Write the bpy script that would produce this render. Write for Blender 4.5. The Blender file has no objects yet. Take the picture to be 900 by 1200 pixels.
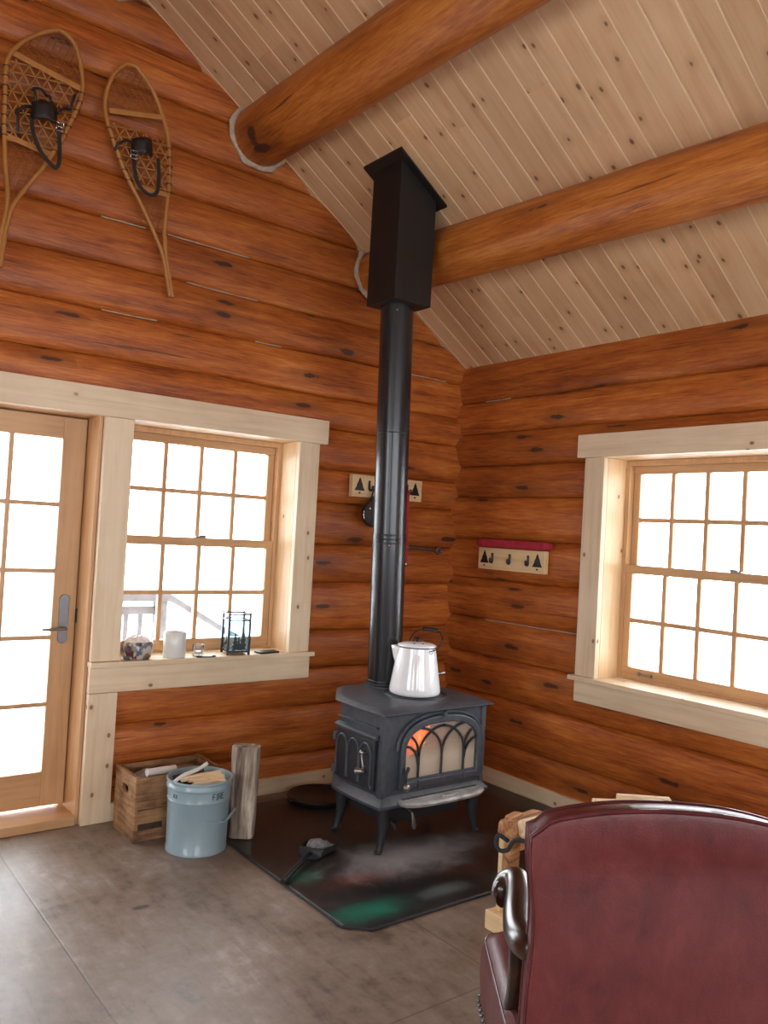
import bpy, bmesh, math, random
from mathutils import Vector, Matrix, noise
random.seed(7)
PI = math.pi
SC = bpy.context.scene
COL = SC.collection

# ------------------------------------------------------------------ helpers
def V(*a): return Vector(a)

class MB:
    """collects shapes into one bmesh; build() links it as one mesh object"""
    def __init__(s): s.bm = bmesh.new()
    def poly(s, co): 
        vs = [s.bm.verts.new(c) for c in co]; return s.bm.faces.new(vs)
    def box(s, x0, x1, y0, y1, z0, z1, M=None):
        c = [V(x, y, z) for x in (x0, x1) for y in (y0, y1) for z in (z0, z1)]
        if M: c = [M @ q for q in c]
        v = [s.bm.verts.new(q) for q in c]
        for f in ((0,1,3,2),(4,6,7,5),(0,4,5,1),(2,3,7,6),(0,2,6,4),(1,5,7,3)):
            s.bm.faces.new([v[i] for i in f])
        return s
    def prism(s, pts, a, b, axis='z', M=None, pts2=None):
        pts2 = pts2 or pts
        def P(p, h):
            q = V(p[0], p[1], h) if axis == 'z' else V(p[0], h, p[1]) if axis == 'y' else V(h, p[0], p[1])
            return M @ q if M else q
        A = [s.bm.verts.new(P(p, a)) for p in pts]; B = [s.bm.verts.new(P(p, b)) for p in pts2]
        n = len(pts)
        s.bm.faces.new(A); s.bm.faces.new(B[::-1])
        for i in range(n): s.bm.faces.new([A[i], B[i], B[(i+1) % n], A[(i+1) % n]])
        return s
    def rings(s, rings, closed_u=True, cap=True, loop=False):
        R = [[s.bm.verts.new(c) for c in r] for r in rings]
        n = len(R[0]); m = len(R)
        for i in range(m if loop else m-1):
            a, b = R[i], R[(i+1) % m]
            for j in range(n if closed_u else n-1):
                s.bm.faces.new([a[j], a[(j+1) % n], b[(j+1) % n], b[j]])
        if cap and not loop and closed_u:
            s.bm.faces.new(R[0][::-1]); s.bm.faces.new(R[-1])
        return s
    def tube(s, pts, r, n=8, closed=False, ry=None, up=None, cap=True):
        pts = [Vector(p) for p in pts]; m = len(pts)
        rs = r if isinstance(r, (list, tuple)) else [r]*m
        rys = ry if isinstance(ry, (list, tuple)) else ([ry]*m if ry else rs)
        T = []
        for i in range(m):
            if closed: t = pts[(i+1) % m] - pts[i-1]
            else: t = pts[min(i+1, m-1)] - pts[max(i-1, 0)]
            T.append(t.normalized() if t.length > 1e-9 else V(0,0,1))
        if up is None:
            up = V(0,0,1) if abs(T[0].z) < .9 else V(1,0,0)
        nrm = (Vector(up) - T[0]*Vector(up).dot(T[0])).normalized()
        out = []
        for i in range(m):
            nrm = nrm - T[i]*nrm.dot(T[i])
            nrm = nrm.normalized() if nrm.length > 1e-6 else T[i].orthogonal().normalized()
            b = T[i].cross(nrm)
            out.append([pts[i] + nrm*(math.cos(2*PI*k/n)*rs[i]) + b*(math.sin(2*PI*k/n)*rys[i]) for k in range(n)])
        return s.rings(out, True, cap, closed)
    def strip(s, pts, w, th, up):
        """flat strap: rectangular section, wide across 'side', thin along up"""
        pts = [Vector(p) for p in pts]; m = len(pts); out = []
        for i in range(m):
            t = (pts[min(i+1, m-1)] - pts[max(i-1, 0)]).normalized()
            side = t.cross(Vector(up)).normalized(); u2 = side.cross(t).normalized()
            out.append([pts[i]+side*w/2+u2*th/2, pts[i]-side*w/2+u2*th/2, pts[i]-side*w/2-u2*th/2, pts[i]+side*w/2-u2*th/2])
        return s.rings(out)
    def lathe(s, prof, n=32, c=(0,0,0), cap=True, M=None):
        c = Vector(c); out = []
        for (r, z) in prof:
            ring = [c + V(r*math.cos(2*PI*k/n), r*math.sin(2*PI*k/n), z) for k in range(n)]
            if M: ring = [M @ q for q in ring]
            out.append(ring)
        return s.rings(out, True, cap)
    def sphere(s, c, r, n=12, sc=(1,1,1)):
        c = Vector(c); m = n//2+1; out = []
        for i in range(1, m):
            a = PI*i/m
            out.append([c + V(r*sc[0]*math.sin(a)*math.cos(2*PI*k/n), r*sc[1]*math.sin(a)*math.sin(2*PI*k/n), r*sc[2]*math.cos(a)) for k in range(n)])
        return s.rings(out)
    def build(s, name, mat, parent=None, origin=None, smooth=35, bevel=0, seg=2, sub=0):
        bm = s.bm
        bmesh.ops.recalc_face_normals(bm, faces=bm.faces)
        if origin is not None: bmesh.ops.translate(bm, vec=-Vector(origin), verts=bm.verts)
        me = bpy.data.meshes.new(name); bm.to_mesh(me); bm.free()
        o = bpy.data.objects.new(name, me); COL.objects.link(o)
        if mat: me.materials.append(mat)
        if parent: o.parent = parent
        elif origin is not None: o.location = origin
        if smooth:
            for p in me.polygons: p.use_smooth = True
            me.set_sharp_from_angle(angle=math.radians(smooth))
        if bevel:
            b = o.modifiers.new('bevel', 'BEVEL'); b.width = bevel; b.segments = seg; b.limit_method = 'ANGLE'; b.angle_limit = math.radians(40)
        if sub:
            b = o.modifiers.new('sub', 'SUBSURF'); b.levels = sub; b.render_levels = sub
        return o

def tag(o, label, cat, group=None, kind=None):
    o['label'] = label; o['category'] = cat
    if group: o['group'] = group
    if kind: o['kind'] = kind
    return o
def thing(name, loc, label, cat, group=None, rz=0, kind=None):
    o = bpy.data.objects.new(name, None); COL.objects.link(o); o.empty_display_size = .05
    o.location = loc; o.rotation_euler = (0, 0, rz)
    return tag(o, label, cat, group, kind)
def catmull(pts, n=6, closed=False):
    pts = [Vector(p) for p in pts]; m = len(pts); out = []
    for i in range(m if closed else m-1):
        g = lambda k: pts[k % m] if closed else pts[max(0, min(m-1, k))]
        p0, p1, p2, p3 = g(i-1), g(i), g(i+1), g(i+2)
        for j in range(n):
            t = j/n
            out.append(.5*((2*p1)+(p2-p0)*t+(2*p0-5*p1+4*p2-p3)*t*t+(3*p1-p0-3*p2+p3)*t**3))
    if not closed: out.append(pts[-1])
    return out

# ------------------------------------------------------------------ materials
class NT:
    def __init__(s, name):
        s.m = bpy.data.materials.new(name); s.m.use_nodes = True
        s.t = s.m.node_tree; s.t.nodes.clear()
        s.out = s.t.nodes.new('ShaderNodeOutputMaterial')
    def n(s, typ, ins=None, **kw):
        nd = s.t.nodes.new('ShaderNode'+typ)
        for k, v in kw.items(): setattr(nd, k, v)
        for k, v in (ins or {}).items(): s.set(nd.inputs[k], v)
        return nd
    def set(s, sock, v):
        if isinstance(v, bpy.types.NodeSocket): s.t.links.new(v, sock)
        elif isinstance(v, (tuple, list)) and len(v) == 3 and sock.type == 'RGBA': sock.default_value = (*v, 1)
        else: sock.default_value = v
    def math(s, op, a, b=None, c=None, clamp=False):
        nd = s.n('Math', operation=op, use_clamp=clamp); s.set(nd.inputs[0], a)
        if b is not None: s.set(nd.inputs[1], b)
        if c is not None: s.set(nd.inputs[2], c)
        return nd.outputs[0]
    def mix(s, f, a, b, blend='MIX'):
        nd = s.n('Mix', data_type='RGBA', blend_type=blend); s.set(nd.inputs[0], f); s.set(nd.inputs[6], a); s.set(nd.inputs[7], b)
        return nd.outputs[2]
    def ramp(s, f, stops, interp='LINEAR'):
        nd = s.n('ValToRGB'); s.set(nd.inputs[0], f); cr = nd.color_ramp; cr.interpolation = interp
        while len(cr.elements) < len(stops): cr.elements.new(.5)
        for e, (p, c) in zip(cr.elements, stops):
            e.position = p; e.color = (*c, 1) if len(c) == 3 else c
        return nd.outputs[0]
    def coord(s, kind='Object'): return s.n('TexCoord').outputs[kind]
    def mapping(s, v, sc=(1,1,1), loc=(0,0,0), rot=(0,0,0)):
        nd = s.n('Mapping'); s.set(nd.inputs[0], v); nd.inputs[1].default_value = loc; nd.inputs[2].default_value = rot; nd.inputs[3].default_value = sc
        return nd.outputs[0]
    def noise(s, v, scale=5, detail=4, rough=.55, dist=0):
        nd = s.n('TexNoise', {'Vector': v, 'Scale': scale, 'Detail': detail, 'Roughness': rough, 'Distortion': dist}); return nd.outputs[0]
    def voro(s, v, scale=1, rnd=1, dim='3D'):
        return s.n('TexVoronoi', {'Vector': v, 'Scale': scale, 'Randomness': rnd}, voronoi_dimensions=dim)
    def uv2(s, v, a, ka, kb):
        """flat coordinate: a*ka along the grain, the other two summed *kb across it"""
        sp = s.n('SeparateXYZ', {0: v}).outputs; i = 'xyz'.index(a)
        o = [sp[k] for k in range(3) if k != i]
        return s.n('CombineXYZ', {0: s.math('MULTIPLY', sp[i], ka), 1: s.math('MULTIPLY', s.math('ADD', o[0], o[1]), kb), 2: 0.}).outputs[0]
    def step(s, x, a, b):
        nd = s.n('MapRange', {'Value': x, 'From Min': a, 'From Max': b}, interpolation_type='SMOOTHSTEP'); return nd.outputs[0]
    def bsdf(s, color, rough=.5, metal=0, bump=None, bstr=.3, bdist=.01, spec=.5, coat=0, **kw):
        b = s.n('BsdfPrincipled'); s.set(b.inputs['Base Color'], color); s.set(b.inputs['Roughness'], rough); s.set(b.inputs['Metallic'], metal)
        s.set(b.inputs['Specular IOR Level'], spec); s.set(b.inputs['Coat Weight'], coat)
        for k, v in kw.items(): s.set(b.inputs[k.replace('_', ' ')], v)
        if bump is not None:
            bp = s.n('Bump', {'Height': bump, 'Strength': bstr, 'Distance': bdist}); s.t.links.new(bp.outputs[0], b.inputs['Normal'])
        s.t.links.new(b.outputs[0], s.out.inputs[0]); return s.m

def srgb(r, g, b):
    f = lambda c: (c/255/12.92) if c/255 <= .04045 else ((c/255+.055)/1.055)**2.4
    return (f(r), f(g), f(b))

def plain(name, c, rough=.5, metal=0, var=.15, scale=20, bstr=.0, spec=.5, coat=0, **kw):
    t = NT(name); co = t.coord(); n = t.noise(co, scale)
    c2 = tuple(x*(1-var) for x in c); c3 = tuple(min(1, x*(1+var)) for x in c)
    col = t.ramp(n, [(.3, c2), (.7, c3)])
    return t.bsdf(col, rough, metal, n if bstr else None, bstr, .004, spec, coat, **kw)

def log_mat(name, along):
    t = NT(name); co = t.coord()
    r = t.n('Attribute', attribute_name='lrnd').outputs['Fac']
    off = t.n('CombineXYZ', {0: t.math('MULTIPLY', r, 37.), 1: t.math('MULTIPLY', r, 11.), 2: t.math('MULTIPLY', r, 5.)}).outputs[0]
    v = t.n('VectorMath', {0: co, 1: off}, operation='ADD').outputs[0]
    sx = (.9, 7, 14) if along == 'x' else (7, .9, 14)
    g = t.noise(t.mapping(v, sx), 1.6, 6, .62, .6)
    fine = t.noise(t.mapping(v, tuple(q*(3.6 if q > 1 else 3.4) for q in sx)), 2.6, 5, .65)
    blot = t.noise(t.mapping(v, (1.2,1.2,2.5)), 2.0, 3, .5)
    mixv = t.math('ADD', t.math('ADD', t.math('MULTIPLY', g, .38), t.math('MULTIPLY', fine, .42)), t.math('MULTIPLY', blot, .20))
    col = t.ramp(mixv, [(.36, LOGC[0]), (.46, LOGC[1]), (.53, LOGC[2]), (.64, LOGC[3])])
    per = t.ramp(t.math('FRACT', t.math('MULTIPLY', r, 7.31)), [(0, (.80,.76,.72)), (1, (1.12,1.13,1.16))])
    col = t.mix(1., col, per, 'MULTIPLY')
    # knots: dark oblong eyes along the log
    kv = t.uv2(v, along, 1.25, 5.6)
    kn = t.noise(t.mapping(v, (9,9,9)), 1.5, 3)
    vo = t.voro(kv, 1.0, 1, '2D')
    d = t.math('ADD', vo.outputs['Distance'], t.math('MULTIPLY', t.math('SUBTRACT', kn, .5), .16))
    sel = t.step(t.n('SeparateColor', {0: vo.outputs['Color']}).outputs[0], .50, .52)
    m = t.math('MULTIPLY', t.math('SUBTRACT', 1., t.step(d, .045, .085)), sel)
    halo = t.math('MULTIPLY', t.math('SUBTRACT', 1., t.step(d, .08, .34)), t.math('MULTIPLY', sel, .45))
    col = t.mix(halo, col, (.16,.042,.010)); col = t.mix(t.math('MULTIPLY', m, .88), col, (.036,.016,.011))
    # drying checks
    ck = t.noise(t.mapping(v, (1.1, 9, 30) if along == 'x' else (9, 1.1, 30)), 1.7, 2, .5)
    cm = t.math('MULTIPLY', t.step(ck, .70, .76), .75)
    col = t.mix(cm, col, (.060,.020,.010))
    return t.bsdf(col, t.math('ADD', .36, t.math('MULTIPLY', fine, .2)), 0, fine, .25, .006, .45, .08, Coat_Roughness=.25)

def pine(name, along, base=(.66,.50,.30), dark=(.50,.33,.16), knots=.5, rough=.45, knotc=(.20,.09,.04), grain=1.):
    t = NT(name); co = t.coord()
    orand = t.n('ObjectInfo').outputs['Random']
    off = t.n('CombineXYZ', {0: t.math('MULTIPLY', orand, 17.), 1: t.math('MULTIPLY', orand, 9.), 2: t.math('MULTIPLY', orand, 23.)}).outputs[0]
    v = t.n('VectorMath', {0: co, 1: off}, operation='ADD').outputs[0]
    i = 'xyz'.index(along)
    sc = [22.]*3; sc[i] = 1.2
    g = t.noise(t.mapping(v, sc), 1.4, 5, .6, .4)
    b = t.noise(v, 3, 3)
    f = t.math('ADD', t.math('MULTIPLY', g, .6*grain), t.math('MULTIPLY', b, .4))
    col = t.ramp(f, [(.30, dark), (.52, base), (.72, tuple(min(1, x*1.12) for x in base))])
    vo = t.voro(t.uv2(v, along, 6.5, 9.), 1., 1, '2D')
    sel = t.step(t.n('SeparateColor', {0: vo.outputs['Color']}).outputs[0], 1-knots-.01, 1-knots+.01)
    m = t.math('MULTIPLY', t.math('SUBTRACT', 1., t.step(vo.outputs['Distance'], .055, .10)), sel)
    h = t.math('MULTIPLY', t.math('SUBTRACT', 1., t.step(vo.outputs['Distance'], .08, .4)), t.math('MULTIPLY', sel, .35))
    col = t.mix(h, col, dark); col = t.mix(t.math('MULTIPLY', m, .85), col, knotc)
    return t.bsdf(col, rough, 0, g, .12, .003, .45)

LOGC = [(.16,.034,.008), (.35,.085,.013), (.46,.128,.020), (.60,.22,.048)]
M = {}
M['log_x'] = log_mat('log_wood_x', 'x'); M['log_y'] = log_mat('log_wood_y', 'y')
LOGC = [(.18,.042,.008), (.35,.098,.0135), (.45,.145,.023), (.56,.23,.052)]
M['beam_y'] = log_mat('beam_wood', 'y')
for a in 'xyz':
    M['trim_'+a] = pine('trim_pine_'+a, a, (.76,.61,.42), (.64,.46,.28), .30, .5)
    M['fir_'+a] = pine('fir_sash_'+a, a, (.60,.36,.18), (.46,.25,.11), .0, .4)
    M['raw_'+a] = pine('raw_pine_'+a, a, (.74,.54,.30), (.58,.38,.18), .1, .55)
M['jamb_z'] = pine('jamb_pine_z', 'z', (.72,.50,.28), (.60,.38,.19), .12, .45)
M['jamb_x'] = pine('jamb_pine_x', 'x', (.72,.50,.28), (.60,.38,.19), .12, .45)
M['jamb_y'] = pine('jamb_pine_y', 'y', (.72,.50,.28), (.60,.38,.19), .12, .45)

def ceil_mat():
    t = NT('ceiling_pine'); co = t.coord()   # object space: x along slope, y across boards
    s = t.n('SeparateXYZ', {0: co})
    yb = t.math('DIVIDE', t.math('ADD', s.outputs[1], 20.0), PITCH)
    idx = t.math('FLOOR', yb); fr = t.math('FRACT', yb)
    rnd = t.n('TexWhiteNoise', {'W': idx}, noise_dimensions='1D').outputs[0]
    # butt joints along each board
    xb = t.math('ADD', t.math('DIVIDE', s.outputs[0], 2.6), t.math('MULTIPLY', rnd, 3.7))
    rnd2 = t.n('TexWhiteNoise', {'W': t.math('ADD', t.math('FLOOR', xb), t.math('MULTIPLY', idx, 13.7))}, noise_dimensions='1D').outputs[0]
    off = t.n('CombineXYZ', {0: t.math('MULTIPLY', rnd2, 31.), 1: t.math('MULTIPLY', rnd2, 7.), 2: t.math('MULTIPLY', rnd, 5.)}).outputs[0]
    v = t.n('VectorMath', {0: co, 1: off}, operation='ADD').outputs[0]
    g = t.noise(t.mapping(v, (1.0, 16, 1)), 1.5, 5, .6, .5)
    b = t.noise(v, 2.2, 3)
    f = t.math('ADD', t.math('MULTIPLY', g, .55), t.math('MULTIPLY', b, .45))
    col = t.ramp(f, [(.30, (.52,.30,.155)), (.50, (.63,.405,.225)), (.72, (.71,.50,.305))])
    per = t.ramp(rnd2, [(0, (.88,.84,.80)), (.5, (1,1,1)), (1, (1.08,1.06,1.05))])
    col = t.mix(1., col, per, 'MULTIPLY')
    vo = t.voro(t.mapping(v, (5.0, 8.5, 1)), 1., 1, '2D')
    sel = t.step(t.n('SeparateColor', {0: vo.outputs['Color']}).outputs[0], .55, .56)
    kn = t.noise(t.mapping(v, (14,14,1)), 1.5, 2)
    dd = t.math('ADD', vo.outputs['Distance'], t.math('MULTIPLY', t.math('SUBTRACT', kn, .5), .12))
    m = t.math('MULTIPLY', t.math('SUBTRACT', 1., t.step(dd, .035, .085)), sel)
    h = t.math('MULTIPLY', t.math('SUBTRACT', 1., t.step(vo.outputs['Distance'], .07, .30)), t.math('MULTIPLY', sel, .40))
    col = t.mix(h, col, (.46,.25,.12)); col = t.mix(t.math('MULTIPLY', m, .85), col, (.13,.055,.025))
    edge = t.math('ABSOLUTE', t.math('SUBTRACT', fr, .5))
    e = t.step(edge, .455, .475); col = t.mix(t.math('MULTIPLY', e, .65), col, (.86,.68,.45))
    return t.bsdf(col, .5, 0, g, .08, .003, .4)
PITCH = .125
M['ceil'] = ceil_mat()

def floor_mat():
    t = NT('stained_plywood_floor'); co = t.coord(); s = t.n('SeparateXYZ', {0: co})
    x, y = s.outputs[0], s.outputs[1]
    xi = t.math('FLOOR', t.math('DIVIDE', t.math('ADD', x, 22.0 - .02), 1.2)); yi = t.math('FLOOR', t.math('DIVIDE', t.math('ADD', y, 24.0+2.1-.0), 2.4))
    rnd = t.n('TexWhiteNoise', {'Vector': t.n('CombineXYZ', {0: xi, 1: yi}).outputs[0]}, noise_dimensions='2D').outputs[0]
    n1 = t.noise(co, 2.2, 6, .62, .5); n2 = t.noise(t.mapping(co, (9, 2.2, 1)), 2.0, 5, .65, .6); n3 = t.noise(co, 14, 4, .7)
    f = t.math('ADD', t.math('ADD', t.math('MULTIPLY', n1, .48), t.math('MULTIPLY', n2, .27)), t.math('MULTIPLY', n3, .25))
    col = t.ramp(f, [(.39, (.105,.074,.054)), (.46, (.190,.143,.110)), (.54, (.240,.193,.160)), (.62, (.34,.295,.26))])
    per = t.ramp(rnd, [(0, (.86,.80,.72)), (1, (1.06,1.05,1.05))]); col = t.mix(1., col, per, 'MULTIPLY')
    vo = t.voro(t.mapping(co, (.9, 2.2, 1)), 1., 1, '2D'); sel = t.step(t.n('SeparateColor', {0: vo.outputs['Color']}).outputs[0], .5, .51)
    d = t.math('ADD', vo.outputs['Distance'], t.math('MULTIPLY', t.math('SUBTRACT', n3, .5), .05))
    m = t.math('MULTIPLY', t.math('SUBTRACT', 1., t.step(d, .018, .05)), sel)
    col = t.mix(t.math('MULTIPLY', m, .75), col, (.025,.017,.014))
    fx = t.math('ABSOLUTE', t.math('SUBTRACT', t.math('FRACT', t.math('DIVIDE', t.math('ADD', x, 22.0 - .02 + .6), 1.2)), .5))
    fy = t.math('ABSOLUTE', t.math('SUBTRACT', t.math('FRACT', t.math('DIVIDE', t.math('ADD', y, 24.0+2.1+1.2), 2.4)), .5))
    seam = t.math('MAXIMUM', t.math('SUBTRACT', 1., t.step(fx, .0015, .0045)), t.math('SUBTRACT', 1., t.step(fy, .0008, .0024)))
    col = t.mix(t.math('MULTIPLY', seam, .40), col, (.035,.024,.018))
    rough = t.math('ADD', .30, t.math('MULTIPLY', n1, .28))
    return t.bsdf(col, rough, 0, t.math('SUBTRACT', n3, t.math('MULTIPLY', seam, 1.5)), .10, .004, .55)
M['floor'] = floor_mat()

def pad_mat():
    t = NT('painted_hearth'); co = t.coord(); s = t.n('SeparateXYZ', {0: co})
    n = t.noise(co, 3.2, 6, .65, 1.2); n2 = t.noise(co, 11, 5, .7, .6)
    def blob(cx, cy, rx, ry, amp=1.):
        dx = t.math('DIVIDE', t.math('SUBTRACT', s.outputs[0], cx), rx); dy = t.math('DIVIDE', t.math('SUBTRACT', s.outputs[1], cy), ry)
        r = t.math('SQRT', t.math('ADD', t.math('MULTIPLY', dx, dx), t.math('MULTIPLY', dy, dy)))
        r = t.math('ADD', r, t.math('MULTIPLY', t.math('SUBTRACT', n, .5), 1.1))
        r = t.math('ADD', r, t.math('MULTIPLY', t.math('SUBTRACT', n2, .5), .8))
        return t.math('MULTIPLY', t.math('SUBTRACT', 1., t.step(r, .0, 1.15)), amp)
    col = t.ramp(n, [(.35, (.008,.008,.009)), (.52, (.018,.016,.016)), (.70, (.042,.030,.025))])
    sp_ = t.noise(co, 45, 3, .7); col = t.mix(t.math('MULTIPLY', t.step(sp_, .55, .75), .35), col, (.075,.06,.05))
    col = t.mix(blob(-1.2,-.35,.7,.22,.5), col, (.055,.028,.018))
    col = t.mix(blob(-.35,-.8,.4,.8,.7), col, (.060,.028,.018))
    col = t.mix(blob(-1.52,-1.20,.26,.10,.75), col, (.145,.032,.014))
    col = t.mix(blob(-1.05,-1.36,.20,.08,.5), col, (.10,.030,.014))
    col = t.mix(blob(-1.70,-1.47,.25,.10,1.), col, (.014,.15,.10))
    col = t.mix(blob(-1.74,-1.06,.10,.10,.8), col, (.022,.110,.080))
    col = t.mix(blob(-1.30,-1.48,.16,.06,.8), col, (.12,.16,.16))
    col = t.mix(blob(-.90,-1.50,.22,.07,.5), col, (.02,.10,.075))
    ash = t.math('MULTIPLY', blob(-1.17,-1.10,.50,.24,1.), t.math('ADD', .45, n2), None, True)
    col = t.mix(ash, col, (.36,.37,.39))
    ash2 = t.math('MULTIPLY', blob(-1.05,-.75,.6,.4,.45), n2)
    col = t.mix(ash2, col, (.16,.155,.15))
    rough = t.math('ADD', .36, t.math('MULTIPLY', ash, .5))
    return t.bsdf(col, rough, 0, n2, .05, .003, .5)
M['pad'] = pad_mat()

M['iron'] = plain('cast_iron', (.060,.071,.088), .46, .0, .25, 30, .06, .5)
M['irondark'] = plain('dark_iron', (.026,.029,.035), .5, 0, .2, 30, .05)
M['lip'] = plain('ashy_iron', (.52,.55,.56), .42, .1, .4, 14, .1)
M['nickel'] = plain('dull_nickel', (.32,.31,.30), .34, .9, .1, 30)
M['pipe'] = plain('stovepipe_black', (.012,.013,.016), .27, .0, .1, 8, 0, .5, .15)
M['boxblk'] = plain('support_box_brown_black', (.0075,.0055,.005), .55, 0, .15, 6)
M['enamel'] = plain('white_enamel', (.90,.93,.96), .12, 0, .02, 5, 0, .5, .4)
M['black'] = plain('black_metal', (.010,.010,.011), .4, 0, .1)
M['blackmat'] = plain('black_leather', (.016,.012,.011), .55, 0, .3, 40, .15)
M['chrome'] = plain('steel', (.55,.55,.55), .25, 1., .05)
M['bucket'] = plain('grey_blue_pail', (.29,.42,.48), .30, .0, .08, 6, .03, .5, .2)
M['bucket_in'] = plain('pail_inside', (.22,.28,.31), .45, .0, .1)
M['ink'] = plain('stencil_grey', (.045,.075,.10), .6, 0, .1)
M['paper'] = plain('paper', (.75,.74,.71), .7, 0, .06, 30)
M['news'] = plain('newsprint', (.42,.42,.43), .75, 0, .35, 60)
M['bag'] = plain('grey_plastic_bag', (.26,.27,.29), .3, 0, .25, 12, .3)
M['card'] = plain('dark_card', (.05,.03,.045), .6, 0, .2)
M['bluecard'] = plain('pale_blue_card', (.40,.52,.66), .6, 0, .05)
M['ring'] = plain('chinking', (.46,.36,.27), .9, 0, .18, 40, .4)
M['red'] = plain('red_cloth', (.36,.018,.034), .75, 0, .25, 30, .3)
M['glassw'] = plain('white_ceramic', (.74,.76,.74), .22, 0, .03)
M['wax'] = plain('white_wax_mix', (.80,.74,.72), .5, 0, .2, 60, .4)
M['snow'] = plain('snow', (.86,.88,.92), .8, 0, .03, 3)
M['deckgrey'] = plain('weathered_deck', (.085,.082,.08), .8, 0, .25, 10)
M['tape'] = plain('pewter', (.24,.24,.26), .35, .9, .1)
M['brick'] = plain('firebrick', (.50,.40,.28), .9, 0, .28, 9, .2)
M['ropemat'] = plain('dark_rope', (.020,.022,.028), .8, 0, .4, 60, .3)
M['rope2'] = plain('rawhide', (.36,.16,.042), .55, 0, .2, 30)
M['darkwoodline'] = plain('dark_lashing', (.07,.03,.015), .7, 0, .2)

def bark_mat():
    t = NT('weathered_split_log'); co = t.coord()
    g = t.noise(t.mapping(co, (26, 26, 2.2)), 1.2, 5, .65, .6); b = t.noise(t.mapping(co, (9, 9, 2)), 1.4, 4)
    f = t.math('ADD', t.math('MULTIPLY', g, .6), t.math('MULTIPLY', b, .4))
    col = t.ramp(f, [(.36, (.06,.045,.035)), (.45, (.22,.17,.13)), (.53, (.42,.35,.28)), (.63, (.72,.65,.56))])
    return t.bsdf(col, .85, 0, g, .6, .012)
M['split'] = bark_mat()
def split2(name, c0, c1, c2):
    t = NT(name); co = t.coord(); g = t.noise(t.mapping(co, (1.5, 22, 22)), 1.3, 5, .6, .5)
    col = t.ramp(g, [(.33, c0), (.46, c1), (.62, c2)])
    return t.bsdf(col, .75, 0, g, .5, .008)
M['kindle'] = split2('fresh_split_pine', (.55,.37,.18), (.72,.54,.32), (.80,.66,.45))
M['redsplit'] = split2('bark_edged_pine', (.16,.06,.025), (.36,.16,.06), (.58,.33,.14))

def crate_mat():
    t = NT('old_crate_wood'); co = t.coord()
    s = t.n('SeparateXYZ', {0: co})
    g = t.noise(t.mapping(co, (3, 3, 30)), 1.5, 6, .65, .6); b = t.noise(co, 7, 4, .6)
    f = t.math('ADD', t.math('MULTIPLY', g, .5), t.math('MULTIPLY', b, .5))
    col = t.ramp(f, [(.36, (.075,.036,.018)), (.46, (.23,.115,.050)), (.54, (.36,.19,.085)), (.66, (.48,.30,.15))])
    return t.bsdf(col, .7, 0, g, .3, .006)
M['crate'] = crate_mat()

def leather_mat(name, c, rough):
    t = NT(name); co = t.coord()
    w = t.noise(co, 5, 4, .6, .8); f = t.voro(co, 220).outputs['Distance']; n3 = t.noise(t.mapping(co, (7,7,4)), 3, 5, .65, .5)
    col = t.ramp(t.math('ADD', t.math('MULTIPLY', w, .5), t.math('MULTIPLY', n3, .5)), [(.32, tuple(x*.62 for x in c)), (.5, c), (.66, (c[0]*1.35, c[1]*1.6, c[2]*1.7))])
    h = t.math('ADD', t.math('MULTIPLY', f, .25), t.math('ADD', w, t.math('MULTIPLY', n3, .5)))
    return t.bsdf(col, rough, 0, h, .16, .006, .38, .06, Coat_Roughness=.22)
M['leather'] = leather_mat('burgundy_leather', (.105,.017,.0165), .38)
M['piping'] = leather_mat('burgundy_piping', (.10,.022,.026), .30)
def varnish():
    t = NT('dark_mahogany'); co = t.coord(); g = t.noise(t.mapping(co, (14, 2, 14)), 1.6, 5, .6, .5)
    col = t.ramp(g, [(.35, (.010,.0045,.003)), (.6, (.045,.016,.008))])
    return t.bsdf(col, .28, 0, None, 0, 0, .5, .5, Coat_Roughness=.14)
M['mahog'] = varnish()
M['snowshoe'] = pine('steamed_ash', 'z', (.42,.18,.045), (.32,.12,.028), 0, .42)
M['web'] = plain('rawhide_web', (.24,.085,.020), .6, 0, .2, 30)

def glass_mat(name, tint=(1,1,1), rough=0.0, haze=0., hazec=(.6,.55,.45), film_z=None):
    t = NT(name)
    tr = t.n('BsdfTransparent', {'Color': tint}); gl = t.n('BsdfGlossy', {'Roughness': .02})
    fr = t.n('Fresnel', {'IOR': 1.45}).outputs[0]
    mx = t.n('MixShader', {0: t.math('MULTIPLY', fr, .7)}); t.t.links.new(tr.outputs[0], mx.inputs[1]); t.t.links.new(gl.outputs[0], mx.inputs[2])
    last = mx
    if haze:
        n = t.noise(t.coord(), 9, 4, .6)
        df = t.n('BsdfDiffuse', {'Color': hazec}); zc = t.n('SeparateXYZ', {0: t.coord()}).outputs[2]; film = t.math('SUBTRACT', 1., t.math('MULTIPLY', t.step(t.math('ADD', zc, t.math('MULTIPLY', n, .05)), film_z[0], film_z[1]), .55)) if film_z else t.step(n, .1, .9)
        m2 = t.n('MixShader', {0: t.math('MULTIPLY', film, haze)})
        t.t.links.new(mx.outputs[0], m2.inputs[1]); t.t.links.new(df.outputs[0], m2.inputs[2]); last = m2
    t.t.links.new(last.outputs[0], t.out.inputs[0]); return t.m
M['glass'] = glass_mat('window_glass')
M['stoveglass'] = glass_mat('sooty_stove_glass', (1,1,1), 0, .80, (.62,.54,.43), (.44,.54))
M['lampglass'] = glass_mat('frosted_pale_glass', (.86,.955,.99), 0, .12, (.80,.88,.92))
M['tumbler'] = glass_mat('clear_tumbler', (.95,.96,.97), 0, .05, (.8,.8,.8))
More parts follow.
